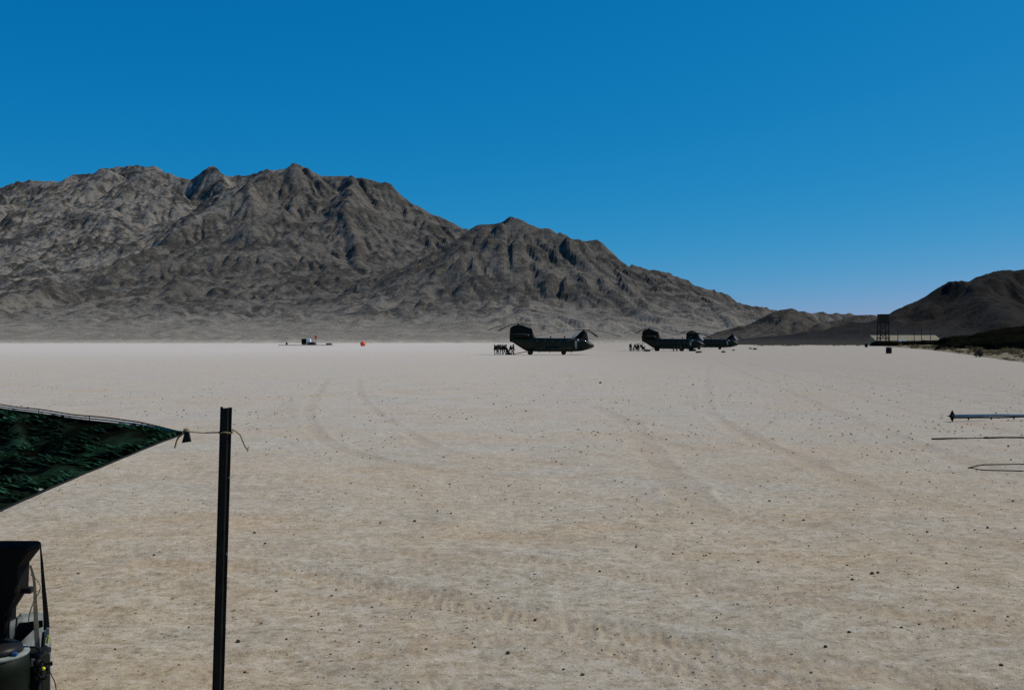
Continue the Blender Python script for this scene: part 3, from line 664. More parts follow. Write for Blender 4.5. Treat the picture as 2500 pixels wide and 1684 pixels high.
for px, D, kd, rz, w in ((1537, 249, "crouch", 0, "leftmost crouching person behind the middle helicopter"), (1541, 251, "stand", 20, "standing person at the left end of the group behind the middle helicopter"),
                         (1552, 249.5, "walk", 0, "third person from the left behind the middle helicopter"), (1560, 250.5, "stand", 0, "standing person in the middle of the group behind the middle helicopter"),
                         (1545, 248.8, "crouch", 0, "second crouching person from the left behind the middle helicopter"), (1556, 251.2, "crouch", 0, "crouching person between the standing ones behind the middle helicopter"), (1567, 250.6, "walk", 0, "walking person nearest the ramp of the middle helicopter"), (1571, 249.4, "crouch", 10, "crouching person next to the ramp of the middle helicopter"), (1643, 246, "crouch", 20, "left crouching person beside the belly of the middle helicopter"),
                         (1651, 246.6, "crouch", -30, "middle crouching person beside the belly of the middle helicopter"), (1664, 246.2, "crouch", 160, "right crouching person beside the belly of the middle helicopter")):
    person(px, D, kd, rz, w, g2, pack=w.replace(w[:w.index('person')] + 'person', 'rucksack on the ' + w[:w.index('person')] + 'person', 1) if D > 249 else None)
# ---------------------------------------------------------------- loads lying by the helicopters
mat("crate_paint", (.04, .036, .026), (.07, .062, .045), 6, .8)
def loads():
    bm = bmesh.new(); box(bm, (0, 0, .16), (.95, .5, .32), None, .06); box(bm, (-.1, 0, .36), (.6, .42, .14), None, .06); box(bm, (.52, 0, .2), (.14, .36, .2), None, .04)
    me = bpy.data.meshes.new("duffel_bag"); bm.to_mesh(me); bm.free(); me.materials.append(MATS["crate_paint"]); return me
LOAD = loads()
for px, py, sc, rz, lab in ((1703, 861.5, .8, 10, "dark bag on the sand below the middle helicopter's nose, left of its pair"), (1709, 860.5, .75, -30, "dark bag on the sand below the middle helicopter's nose, right of its pair"),
                            (1766, 860.5, .85, 0, "dark bag lying in front of the farthest helicopter's forward wheels"), (1791, 856, .7, 40, "small bag under the nose of the farthest helicopter"),
                            (1832, 851.8, .9, 0, "small bag right of the farthest helicopter, left of two"), (1843, 853.3, 1.1, 15, "small bag right of the farthest helicopter, right of two"),
                            (1243, 866, .9, 0, "dark bag on the sand behind the nearest helicopter's ramp"), (1690, 857, 1.6, 5, "long dark bundle below the middle helicopter's forward fuselage"), (1580, 858, 1.2, 0, "dark bundle beside the middle helicopter's ramp")):
    x, y = G(px, py); o = link("duffel_bag", LOAD); o.location = (x, y, gz(x, y)); o.scale = (sc, sc, sc); o.rotation_euler = (0, 0, R(rz)); tag(o, lab, "bag", "bags and bundles lying by the helicopters")
# ---------------------------------------------------------------- steel post with cord
mat("post_steel", (.006, .0065, .006), (.013, .014, .012), 14, .6, .001, 60, spec=.1)
mat("bare_steel", (.22, .22, .21), (.34, .33, .31), 40, .5)
mat("cord_fibre", (.20, .15, .075), (.32, .25, .14), 60, .9)
DP = 6.7
top = Vector(W(552, 998, DP)); foot = Vector((W(529, 1764, DP)[0], DP, 0))
post = empty("fence_post", (foot.x, foot.y, gz(foot.x, foot.y)))
axis = (top - foot).normalized(); Lp = (top - foot).length
post.rotation_euler = Vector((0, 0, 1)).rotation_difference(axis).to_euler()
bm = bmesh.new(); w_ = .038
prof = [(-w_, -.004), (-.019, -.004), (-.014, .022), (.014, .022), (.019, -.004), (w_, -.004), (w_, .001), (.022, .001), (.017, .027), (-.017, .027), (-.022, .001), (-w_, .001)]
prof = [(x, -y) for x, y in prof]
loft(bm, [[(x, y, z) for x, y in prof] for z in [-.35] + [Lp * i / 12 for i in range(13)]])
for v in bm.verts:
    if v.co.z > Lp - .01: v.co.z += .004 * math.sin(v.co.x * 160) - (.006 if abs(v.co.x) < .02 else 0)
bobj("post_body", bm, MATS["post_steel"], post)
for z, s in ((1.60, .018), (1.10, .022)):
    bm = bmesh.new(); box(bm, (w_ + .0006, -.0015, z), (.003, .0075, s)); box(bm, (w_ - .004, -.0055, z - .004), (.008, .0014, s * .7)); bobj("worn_edge", bm, MATS["bare_steel"], post)
for k in range(9):
    bm = bmesh.new(); cyl(bm, (0, -.0262, Lp - .12 - k * .2), (0, -.0285, Lp - .12 - k * .2), .005, None, 10); bobj("rivet", bm, MATS["post_steel"], post)
# ---------------------------------------------------------------- camouflage sheet
mat("camouflage_cloth", (.004, .0045, .003), (.009, .018, .010), 2.6, .8, .006, 22, lo=.46, hi=.56, c3=(.015, .038, .022), trans=.12, spec=.0, stretch=(1, .6, 1))
mat("camouflage_flap", (.006, .014, .006), (.03, .105, .05), 3.0, .6, trans=.2, lo=.45, hi=.68, spec=.03)
mat("dark_cord", (.008, .009, .008), (.016, .018, .015), 30, .8)
mat("pale_hem", (.34, .33, .29), (.50, .48, .43), 18, .8)
C_ = Vector(W(452, 1057, 6.6)); A_ = Vector(W(0, 995, 9.0)); B_ = Vector(W(0, 1257, 4.5))
A2 = C_ + (A_ - C_) * 1.8; B2 = C_ + (B_ - C_) * 1.4; E_ = A2 + (B2 - C_)
sheet = empty("camouflage_sheet", (A2.x, A2.y, 0)); org = Vector((A2.x, A2.y, 0))
def sheet_p(u, v):       # u along the far edge, v along the near edge, from the tied corner
    u = float(u); v = float(v)
    p = C_ * (1 - u) * (1 - v) + A2 * u * (1 - v) + B2 * (1 - u) * v + E_ * u * v
    n = gnoise(np.array([u * 5 + 3.0]), np.array([v * 4 + 1.0]), 7)[0] * .09 + gnoise(np.array([u * 9 + v * 3]), np.array([v * 15.0 + u * 9 + 1]), 8)[0] * .05
    edge = min(1, 6 * min(u, v, 1) + .05)
    p = p + Vector((0, 0, n * edge - .16 * math.sin(math.pi * min(u, 1)) * math.sin(math.pi * v)))
    p = p + Vector((-.05 * math.sin(math.pi * v) * (1 - u) - .06 * 0, .05 * math.sin(math.pi * u) * (v - 1) * 1.0, 0))
    return p - org
nu, nv = 110, 90
bm = bmesh.new(); g = [[bm.verts.new(sheet_p(i / nu, j / nv)) for j in range(nv + 1)] for i in range(nu + 1)]
for i in range(nu):
    for j in range(nv):
        u, v = (i + .5) / nu, (j + .5) / nv
        hole = gnoise(np.array([u * 34 + 2]), np.array([v * 26 + 9.]), 17)[0]
        if hole > .74 and (u < .05 or v < .04): continue
        bm.faces.new((g[i][j], g[i + 1][j], g[i + 1][j + 1], g[i][j + 1]))
bobj("cloth", bm, MATS["camouflage_cloth"], sheet, True)
rr = random.Random(4); bm = bmesh.new()
for k in range(4400):
    u, v = rr.random() ** 1.25, rr.random() ** 1.1
    if gnoise(np.array([u * 8]), np.array([v * 7.]), 27)[0] < -.12: continue
    p = sheet_p(u, v) + Vector((0, 0, .006)); a = rr.gauss(2.42, .22); L_ = rr.uniform(.05, .19); wd = L_ * rr.uniform(.05, .12); up = rr.uniform(.001, .012)
    d = Vector((math.cos(a), math.sin(a), 0)); e = Vector((-d.y, d.x, 0)); rows = []
    for i in range(4):
        t = i / 3; ww = wd * (1 - .75 * abs(t - .4)); q = p + d * L_ * t + Vector((0, 0, up * math.sin(t * 2.4)))
        rows.append((bm.verts.new(q - e * ww), bm.verts.new(q + e * ww + Vector((0, 0, rr.uniform(0, .012))))))
    for r0, r1 in zip(rows, rows[1:]): bm.faces.new((r0[0], r0[1], r1[1], r1[0]))
fl = bobj("cloth_flaps", bm, MATS["camouflage_flap"], sheet); fl["kind"] = "stuff"
for nm, off, r_, m in (("edge_cord", .034, .005, "dark_cord"), ("hem", .017, .006, "pale_hem"), ("hem", .0, .006, "dark_cord")):
    bm = bmesh.new(); pts = [sheet_p(u, 0) + Vector((0, 0, off * min(1, u * 9) * (1 + .06 * math.sin(u * 37)))) for u in np.linspace(.004, 1, 60)]; tube(bm, pts, r_, 6); bobj(nm, bm, MATS[m], sheet)
bm = bmesh.new(); tube(bm, [sheet_p(0, v) for v in np.linspace(.004, 1, 40)], .005, 6); bobj("hem", bm, MATS["dark_cord"], sheet)
for u in (.10, .24, .40, .58, .78):
    bm = bmesh.new(); p = sheet_p(u, 0); tube(bm, [p, p + Vector((.004, 0, .016)), p + Vector((0, 0, .034 * min(1, u * 9)))], .004, 5); bobj("tie", bm, MATS["dark_cord"], sheet)
c0 = sheet_p(0, 0); bm = bmesh.new()
prism(bm, [(-.03, -.05), (.026, -.042), (.012, .022), (-.01, .022)], -.012, .012); bmesh.ops.transform(bm, matrix=Matrix.Translation(c0 + Vector((.02, -.03, -.01))), verts=bm.verts); bobj("corner_flap", bm, MATS["dark_cord"], sheet)
bm = bmesh.new(); bmesh.ops.create_icosphere(bm, subdivisions=2, radius=.024, matrix=Matrix.Translation(c0 + Vector((.012, -.01, .012)))); bobj("cord_knot", bm, MATS["cord_fibre"], sheet, True)
bm = bmesh.new(); tube(bm, spline([c0 + Vector((0, -.04, 0)), c0 + Vector((-.03, -.06, -.03)), c0 + Vector((-.045, -.07, -.09))], 5), .006, 5); bobj("frayed_end", bm, MATS["cord_fibre"], sheet)
tag(sheet, "dark green camouflage sheet stretched to a corner beside the steel post", "camouflage sheet")
mat("pole_wood", (.10, .08, .055), (.16, .13, .09), 6, .8)
for P_, lab in ((A2, "wooden pole holding up the far corner of the camouflage sheet"), (E_, "wooden pole holding up the left corner of the camouflage sheet"), (B2, "wooden pole holding up the near corner of the camouflage sheet")):
    bm = bmesh.new(); cyl(bm, (0, 0, -.1), (0, 0, P_.z + .03), .04, .032, 10); cyl(bm, (0, 0, P_.z + .02), (0, 0, P_.z + .09), .008, .005, 6)
    o = bobj("shelter_pole", bm, MATS["pole_wood"]); o.location = (P_.x, P_.y, 0); tag(o, lab, "pole", "poles under the camouflage sheet")
# cord from the corner to the post
tx = Vector(W(552, 1055, DP)); cs = c0 + org + Vector((.02, -.015, .012))
cord = empty("tie_cord", (tx.x, tx.y, tx.z)); bm = bmesh.new()
tube(bm, [p - tx for p in [cs, cs.lerp(tx + Vector((-.045, -.01, 0)), .5) + Vector((0, 0, -.006)), tx + Vector((-.045, -.01, 0))]], .0048, 6); bobj("line", bm, MATS["cord_fibre"], cord)
bm = bmesh.new(); tube(bm, [Vector((.046 * math.cos(a), .036 * math.sin(a) - .005, .004 * math.sin(3 * a))) for a in np.linspace(-math.pi, math.pi, 20)], .0045, 6); bobj("wrap", bm, MATS["cord_fibre"], cord)
tl = [Vector(W(x, y, DP - .02)) - tx for x, y in ((565, 1048), (574, 1052), (586, 1062), (592, 1076), (598, 1090), (603, 1096))]
bm = bmesh.new(); tube(bm, spline(tl, 5), .0048, 6); e = tl[-1]
for d in ((.014, 0, -.006), (.010, .004, .014), (.004, -.004, -.018)): tube(bm, [e, e + Vector(d)], .003, 4)
bobj("loose_end", bm, MATS["cord_fibre"], cord); tag(cord, "thin tan cord tied round the steel post with a frayed loose end", "cord")
tag(post, "tall black steel channel post standing in the foreground", "post")
# ---------------------------------------------------------------- gear at the lower left
mat("black_cloth", (.004, .004, .004), (.009, .009, .0085), 6, .85, .004, 30)
mat("tan_webbing", (.24, .19, .12), (.33, .27, .18), 24, .85)
mat("dark_webbing", (.008, .009, .007), (.022, .02, .015), 24, .85)
mat("grey_tarp", (.10, .115, .11), (.26, .28, .275), 7, .6, .01, 14, lo=.3, hi=.7)
mat("drum_paint", (.003, .005, .003), (.006, .010, .006), 5, .6)
mat("yellow_plastic", (.62, .60, .03), (.75, .72, .06), 9, .5)
mat("black_plastic", (.008, .008, .008), (.016, .016, .016), 9, .4)
mat("blue_plastic", (.01, .05, .16), (.02, .07, .22), 9, .5)
mat("pale_rim", (.17, .20, .185), (.26, .29, .275), 12, .6)
def P(px, py, D=6.7): return Vector(W(px, py, D))
def rel(o, pts): return [p - o for p in pts]
base = P(-30, 1500); base.z = 0
gear = empty("equipment_pack", (base.x, base.y, 0))
def sq(c, hx, hy, z, n=28, e=6):
    f = lambda v: math.copysign(abs(v) ** (2 / e), v)
    return [(c[0] + hx * f(math.cos(2 * math.pi * k / n)), c[1] + hy * f(math.sin(2 * math.pi * k / n)), z) for k in range(n)]
k_ = 6.7 / F; bm = bmesh.new(); rings = []
for py, hw, hd in ((1332, 126, .20), (1335, 131, .205), (1346, 133, .205), (1383, 106, .17), (1446, 104, .165), (1492, 77, .13), (1520, 76, .13), (1560, 74, .13), (1640, 78, .14), (1700, 80, .16)):
    hx_, c_ = hw * k_, .012; hd = hd * .55; rings.append([(x - .08, .06 + y, P(0, py).z) for x, y in ((-hx_, -hd + c_), (-hx_ + c_, -hd), (hx_ - c_, -hd), (hx_, -hd + c_), (hx_, hd - c_), (hx_ - c_, hd), (-hx_ + c_, hd), (-hx_, hd - c_))])
loft(bm, rings); bobj("pack_body", bm, MATS["black_cloth"], gear)
bm = bmesh.new(); box(bm, (-.08, .08, (P(0, 1700).z) / 2 - .02), (.5, .3, P(0, 1700).z + .04), None, .03); bobj("base_box", bm, MATS["drum_paint"], gear)
bm = bmesh.new(); box(bm, P(66, 1440, 6.76) - base, (.07, .06, .04), None, .008); bobj("side_latch", bm, MATS["black_plastic"], gear)
for px in (-5, 22, 40):
    bm = bmesh.new(); tube(bm, spline(rel(base, [P(px, 1508, 6.68), P(px - 3, 1550, 6.66), P(px + 2, 1600, 6.66)]), 4), .006, 6); bobj("hose", bm, MATS["grey_tarp"] if px == -5 else MATS["black_plastic"], gear)
tag(gear, "bulky black pack with flared top standing at the lower left corner", "equipment pack")
def ribbon(name, m, pts, w0, w1, D, parent=None, thick=.004, yaw=.35):
    pts = spline([P(*p, D) for p in pts], 5); bm = bmesh.new(); n = len(pts); rings = []
    for i, p in enumerate(pts):
        w = (w0 + (w1 - w0) * i / (n - 1)) * k_ / 2; e = Vector((math.cos(yaw), math.sin(yaw), 0)) * w; f = Vector((-math.sin(yaw), math.cos(yaw), 0)) * thick; p = Vector(p) - base
        rings.append([p - e - f, p + e - f, p + e + f, p - e + f])
    loft(bm, rings); o = bobj(name, bm, MATS[m], parent)
    return o
# straps hanging from the pack
ribbon("strap", "dark_webbing", [(98, 1336), (101, 1372), (105, 1430), (110, 1490), (113, 1538)], 3, 14, 6.62, gear)
ribbon("strap", "tan_webbing", [(73, 1380), (81, 1410), (84, 1440), (85, 1478)], 5, 8, 6.6, gear)
ribbon("strap", "tan_webbing", [(85, 1474), (87, 1520), (89, 1560), (91, 1608)], 9, 12, 6.58, gear)
bm = bmesh.new(); tube(bm, spline(rel(base, [P(74, 1403, 6.6), P(88, 1414, 6.6), P(97, 1430, 6.6), P(94, 1446, 6.6), P(86, 1460, 6.6), P(77, 1480, 6.6), P(71, 1498, 6.6), P(68, 1520, 6.6)]), 5), .0035, 6); bobj("cord", bm, MATS["cord_fibre"], gear)
bm = bmesh.new(); box(bm, P(116, 1542, 6.6) - base, (.022, .012, .05), None, .004); box(bm, P(111, 1548, 6.6) - base, (.02, .016, .04), None, .004); bobj("strap_buckle", bm, MATS["bare_steel"], gear)
bm = bmesh.new(); box(bm, P(115, 1561, 6.58) - base, (.015, .006, .05), Matrix.Rotation(.15, 3, 'Y'), .002); bobj("yellow_tag", bm, MATS["yellow_plastic"], gear)
bm = bmesh.new(); box(bm, P(105, 1562, 6.62) - base, (.02, .03, .11), Matrix.Rotation(.1, 3, 'Y'), .006); box(bm, P(106, 1585, 6.62) - base, (.042, .04, .05), None, .012); box(bm, P(103, 1597, 6.62) - base, (.04, .03, .03), None, .008); bobj("strap_ratchet", bm, MATS["black_plastic"], gear)
# grey folded tarp bundle
tb = P(70, 1560, 6.85); tarp = empty("tarp_bundle", (tb.x, tb.y, 0)); bm = bmesh.new(); rings = []
for i, (z, hx, hy) in enumerate([(0, .10, .2), (.12, .10, .22), (.3, .105, .22), (.42, .105, .22), (P(0, 1590).z, .10, .2), (P(0, 1560).z, .10, .17), (P(0, 1535).z, .095, .15), (P(0, 1522).z, .08, .12)]):
    rings.append([(x + .012 * math.sin(k * 2.3 + i * 1.7), y + .015 * math.sin(k * 1.7 + i), z + .012 * math.sin(k * 1.3)) for k, (x, y, z) in enumerate(sq((-.02, 0), hx, hy, z, 26, 3))])
loft(bm, rings); bobj("tarp_body", bm, MATS["grey_tarp"], tarp, True)
bm = bmesh.new(); q = Vector((tb.x, tb.y, 0)); fr = [(44, 1521), (80, 1516), (103, 1514), (104, 1530), (80, 1538), (44, 1572), (30, 1574), (36, 1540)]
loft(bm, [[P(x, y, 6.60) - q for x, y in fr], [P(x, y, 6.66) - q for x, y in fr]]); bobj("black_flap", bm, MATS["black_cloth"], tarp)
tag(tarp, "grey crumpled tarp bundle between the black pack and the sand", "tarp")
# lidded drum
dc = P(-12, 1590, 6.25); drum = empty("lidded_drum", (dc.x, dc.y, 0)); zt = dc.z
def ring(r, z, n=32): return [(r * math.cos(2 * math.pi * k / n), r * math.sin(2 * math.pi * k / n), z) for k in range(n)]
bm = bmesh.new(); loft(bm, [ring(r, z) for r, z in ((.17, 0), (.19, .02), (.19, .3), (.197, .32), (.19, .34), (.19, zt - .12), (.197, zt - .10), (.19, zt - .08), (.185, zt - .02))]); bobj("drum_body", bm, MATS["drum_paint"], drum, True)
bm = bmesh.new(); loft(bm, [ring(r, z) for r, z in ((.185, zt - .025), (.192, zt - .015), (.188, zt - .004), (.158, zt - .003))]); bobj("drum_rim", bm, MATS["pale_rim"], drum, True)
bm = bmesh.new(); loft(bm, [ring(r, z) for r, z in ((.156, zt - .006), (.152, zt + .024), (.12, zt + .045), (.05, zt + .05))]); bobj("drum_cap", bm, MATS["black_plastic"], drum, True)
bm = bmesh.new(); box(bm, (.155, -.08, zt + .008), (.03, .03, .022), None, .006); bobj("blue_clip", bm, MATS["blue_plastic"], drum)
tag(drum, "dark green drum with black cap and pale rim at the bottom left corner", "drum")
# dark case standing in front of the tarp
cc = P(76, 1700, 6.42); case = empty("equipment_case", (cc.x, cc.y, 0)); hc = P(0, 1590, 6.42).z
bm = bmesh.new(); box(bm, (0, .02, hc / 2 - .01), (.15, .16, hc - .06), None, .012); bobj("case_body", bm, MATS["drum_paint"], case)
bm = bmesh.new(); box(bm, (0, .02, hc - .018), (.16, .17, .036), None, .01); bobj("case_lid", bm, MATS["black_plastic"], case)
for dx in (-.04, .04):
    bm = bmesh.new(); box(bm, (dx, -.068, hc - .05), (.022, .012, .05), None, .003); bobj("latch", bm, MATS["bare_steel"], case)
bm = bmesh.new(); tube(bm, spline([(-.04, .02, hc), (-.03, .0, hc + .025), (.03, .0, hc + .025), (.04, .02, hc)], 5), .006, 6); bobj("handle", bm, MATS["black_plastic"], case)
tag(case, "narrow dark case standing between the drum and the cable coil", "case")
# fittings and cable hanging at the drum
hb = P(98, 1622, 6.35); fit = empty("cable_coil", (hb.x, hb.y, 0)); q = Vector((hb.x, hb.y, 0)); bm = bmesh.new()
for x, y, r in ((92, 1618, .03), (86, 1632, .028), (97, 1636, .026), (90, 1650, .03), (100, 1655, .024)): bmesh.ops.create_icosphere(bm, subdivisions=2, radius=r, matrix=Matrix.Translation(P(x, y, 6.36) - q))
tube(bm, [(P(103, 1645, 6.33) - q) + Vector((.028 * math.cos(a), .01 * math.sin(a * 2), .034 * math.sin(a))) for a in np.linspace(0, 6.28, 20)], .006, 6)
tube(bm, [(P(86, 1625, 6.38) - q) + Vector((.03 * math.cos(a), .01, .04 * math.sin(a))) for a in np.linspace(0, 6.28, 20)], .006, 6)
tube(bm, rel(q, [P(92, 1650, 6.36), P(93, 1700, 6.36), Vector((hb.x, 6.36, .0))]), .012, 6); bobj("cable_bundle", bm, MATS["black_plastic"], fit, True)
bm = bmesh.new(); box(bm, P(116, 1620, 6.34) - q, (.052, .014, .016), Matrix.Rotation(-.1, 3, 'Y'), .004); box(bm, P(124, 1620, 6.34) - q, (.014, .016, .026), None, .004); tube(bm, rel(q, [P(100, 1612, 6.35), P(106, 1616, 6.34), P(112, 1620, 6.34)]), .006, 6); bobj("lever", bm, MATS["black_plastic"], fit)
bm = bmesh.new(); bmesh.ops.create_icosphere(bm, subdivisions=2, radius=.011, matrix=Matrix.Translation(P(105, 1632, 6.30) - q)); bobj("yellow_cap", bm, MATS["yellow_plastic"], fit, True)
bm = bmesh.new(); tube(bm, spline(rel(q, [P(106, 1624, 6.34), P(118, 1636, 6.34), P(126, 1652, 6.34), P(134, 1672, 6.34), P(140, 1720, 6.34), Vector((hb.x + .14, 6.4, .01))]), 5), .003, 6); bobj("thin_wire", bm, MATS["black_plastic"], fit)
tag(fit, "black cable coil and fittings with a yellow cap beside the drum", "cable coil")
# ---------------------------------------------------------------- poles and wire lying at the right
mat("blue_grey_pipe", (.17, .22, .25), (.25, .30, .33), 3, .6, spec=.2)
mat("dark_iron", (.010, .010, .009), (.022, .020, .016), 9, .7)
mat("rusty_iron", (.022, .018, .011), (.045, .036, .022), 9, .8)
x0, y0 = G(2325, 1030); zc = .185
pipe = empty("finned_pole", (x0, y0, 0)); bm = bmesh.new(); Lg = 4.6; tilt = .9
cyl(bm, (.03, 0, zc), (Lg, tilt, zc), .046, .046, 16); bobj("shaft", bm, MATS["blue_grey_pipe"], pipe, True)
for ex in (0, 1):
    c = Vector((Lg * ex, tilt * ex, zc)); s = -1 if ex == 0 else 1; bm = bmesh.new()
    for k in range(4):
        a = math.pi / 2 * k; d = Vector((0, math.cos(a), math.sin(a))); e = Vector((0, -math.sin(a), math.cos(a))) * .016
        pr = [c + Vector((s * -.07, 0, 0)) + d * .05, c + d * .185, c + Vector((s * .03, 0, 0)) + d * .12, c + Vector((s * .07, 0, 0)) + d * .04, c + Vector((s * .05, 0, 0)), c + Vector((s * -.07, 0, 0))]
        loft(bm, [[p - e for p in pr], [p + e for p in pr]])
    bobj("fin", bm, MATS["dark_iron"], pipe); bm = bmesh.new(); cyl(bm, c, c + Vector((s * .15, 0, 0)), .05, .008, 12); bobj("spike", bm, MATS["dark_iron"], pipe, True)
bm = bmesh.new(); tube(bm, spline([(.06, -.02, zc - .055), (.9, .14, zc - .062), (1.6, .28, zc - .07), (2.5, .46, zc - .056), (4.5, .86, zc - .056)], 6), .022, 6)  # dark strip put in for the pole's shaded underside
for xx in (.55, 1.32, 2.1): box(bm, (xx, xx * .19, zc - .10), (.04, .03, .06), None, .006)
bobj("underside_shade_and_bits", bm, MATS["dark_iron"], pipe); tag(pipe, "blue grey pole with a dark pointed fin end lying at the right edge", "pole")
x0, y0 = G(2275, 1071.5); iron = empty("iron_rod", (x0, y0, gz(x0, y0))); bm = bmesh.new()
tube(bm, spline([(0, 0, .02), (.5, 0, .028), (1.1, .03, .022), (1.7, .12, .035), (2.4, .16, .03), (3.4, .24, .03)], 6), .02, 7, .034); bobj("rod", bm, MATS["rusty_iron"], iron, True)
bm = bmesh.new(); cyl(bm, (1.38, .05, .03), (1.46, .055, .03), .042, None, 10); bobj("coupling", bm, MATS["rusty_iron"], iron); tag(iron, "long dark rusty rod lying flat on the sand at the right edge", "rod")
pts = []
for p in ((2560, 1133), (2490, 1134), (2440, 1134.5), (2400, 1132), (2376, 1136), (2364, 1140), (2372, 1143), (2400, 1143.5), (2440, 1147), (2490, 1150.5), (2560, 1153)):
    x, y = G(*p); pts.append((x, y, gz(x, y) + .012))
o0 = Vector((pts[5][0], pts[5][1], 0)); bm = bmesh.new(); tube(bm, [Vector(p) - o0 for p in spline(pts, 6)], .011, 6); o = bobj("wire_loop", bm, MATS["rusty_iron"]); o.location = o0; tag(o, "thin dark wire bent in a loop on the sand near the right edge", "wire")
# ---------------------------------------------------------------- stones
mat("dark_stone", (.045, .036, .022), (.09, .07, .042), 9, .9)
mat("pebble", (.10, .078, .045), (.28, .22, .14), 30, .9)
def stone_mesh(seed):
    r = random.Random(seed); bm = bmesh.new(); bmesh.ops.create_icosphere(bm, subdivisions=2, radius=1)
    ax = [Vector((r.gauss(0, 1), r.gauss(0, 1), r.gauss(0, 1))).normalized() for _ in range(9)]; cut = [r.uniform(.55, .9) for _ in ax]
    for v in bm.verts:
        for a, c in zip(ax, cut):
            d = v.co.dot(a)
            if d > c: v.co -= a * (d - c) * .9
        v.co.z *= .72
    me = bpy.data.meshes.new("stone"); bm.to_mesh(me); bm.free(); me.materials.append(MATS["dark_stone"]); return me
STONES = [stone_mesh(i) for i in range(5)]
SPOTS = [(1466, 935, 9), (1692, 940, 6), (928, 1272, 8), (1012, 1272, 10), (621, 1301, 10), (647, 1329, 9), (1098, 1180, 7), (1068, 1249, 8), (1101, 1257, 8), (699, 1561, 9), (876, 1567, 8), (951, 1564, 7), (580, 1564, 15), (597, 1638, 11),
         (1241, 1597, 16), (1032, 1314, 7), (1358, 1128, 6), (1605, 1259, 7), (1690, 1279, 8), (1553, 1335, 9), (1644, 1354, 9), (1724, 1355, 9), (1464, 1393, 10), (1307, 1511, 12), (1459, 1536, 9), (1701, 1449, 8), (1913, 1268, 8), (1962, 1269, 9),
         (1879, 1220, 9), (2069, 1377, 8), (2082, 1422, 11), (2074, 1543, 12), (2017, 1585, 14), (1376, 1636, 9), (1422, 1647, 13), (1981, 1648, 11), (2474, 1224, 9), (2412, 1294, 10), (2265, 1300, 8), (2130, 1406, 14), (2144, 1402, 11), (2446, 1631, 14),
         (2246, 1531, 9), (2202, 1536, 9), (2311, 1375, 8), (1718, 1355, 5), (1555, 1329, 6), (2225, 1060, 6), (2349, 1045, 6), (2228, 1073, 6), (2215, 1152, 6), (2270, 1175, 7), (2462, 1090, 7), (2469, 1122, 7), (2177, 1103, 6), (2198, 1107, 6), (2153, 1104, 6),
         (460, 1528, 8), (280, 1590, 8), (375, 1362, 8), (190, 1405, 8), (330, 1500, 7), (1750, 1505, 8), (1852, 1375, 8), (2340, 1440, 9), (2380, 1500, 9), (1150, 1450, 7), (820, 1440, 7), (760, 1500, 8), (1560, 1400, 7)]
for i, (px, py, s) in enumerate(SPOTS):
    x, y = G(px, py); r = s / F * y * .40; o = link("stone", STONES[i % 5]); o.location = (x, y, gz(x, y) + r * .35); o.scale = (r * rnd.uniform(.9, 1.2), r, r * rnd.uniform(.9, 1.15)); o.rotation_euler = (0, 0, rnd.uniform(0, 6.28))
    tag(o, "small dark stone lying on the pale sand", "stone", "dark stones scattered over the sand")
def pebbles(n):
    r = np.random.default_rng(3); t = r.random(n); y = 6.5 * (75 / 6.5) ** (t ** .9); x = (r.random(n) * 1.24 - .62) * y
    keep = fbm(x / 6, y / 6, 3, 401) + (x / y) * .5 + .12 + ground_fields(x[None], y[None])[1][0] * .5 > r.normal(.1, .25, n); x = x[keep]; y = y[keep]; n = len(x)
    bm = bmesh.new(); bmesh.ops.create_icosphere(bm, subdivisions=1, radius=1); bv = np.array([v.co[:] for v in bm.verts]); bf = np.array([[v.index for v in f.verts] for f in bm.faces]); bm.free()
    bv = bv * (1 + .25 * np.sin(bv[:, :1] * 7 + bv[:, 1:2] * 5)); s = (.0035 + .012 * r.random(n) ** 3.5) * np.clip(y / 14, .8, 2.4)
    z = ground_fields(x[None], y[None])[0][0]
    sc = np.stack([s * r.uniform(.8, 1.5, n), s * r.uniform(.8, 1.3, n), s * r.uniform(.5, .95, n)], -1)
    co = (bv[None] * sc[:, None] + np.stack([x, y, z + s * .25], -1)[:, None]).reshape(-1, 3)
    me = bpy.data.meshes.new("pebbles"); me.from_pydata(co.tolist(), [], (bf[None] + (np.arange(n) * len(bv))[:, None, None]).reshape(-1, 3).tolist())
    o = link("pebbles", me, MATS["pebble"]); tag(o, "small pebbles and clods strewn over the sand", "pebbles", kind="stuff")
pebbles(13000)
# ---------------------------------------------------------------- shrubs and berm on the right
mat("dry_scrub", (.085, .072, .034), (.17, .14, .07), 3, .9, trans=.15)
mat("dark_scrub", (.012, .013, .008), (.028, .028, .016), 3, .9)
mat("shrub_twig", (.06, .045, .03), (.09, .07, .045), 8, .9)
mat("berm_soil", (.13, .105, .06), (.24, .195, .12), .8, .95, .15, 3)
def shrub_mesh(seed, m, n=260):
    r = random.Random(seed); bm = bmesh.new(); cl = [Vector((r.gauss(0, .42), r.gauss(0, .42), r.uniform(.25, .7))) for _ in range(9)]
    for _ in range(n):
        c = r.choice(cl); p = c + Vector((r.gauss(0, .17), r.gauss(0, .17), r.gauss(0, .13))); p.z = max(.03, p.z); a = Vector((r.gauss(0, 1), r.gauss(0, 1), r.gauss(0, 1))).normalized(); b = a.orthogonal().normalized(); L_ = r.uniform(.05, .11)
        bm.faces.new([bm.verts.new(p - a * L_), bm.verts.new(p + b * L_ * .6), bm.verts.new(p + a * L_), bm.verts.new(p - b * L_ * .6)])
    me = bpy.data.meshes.new("foliage"); bm.to_mesh(me); bm.free(); me.materials.append(MATS[m]); return me
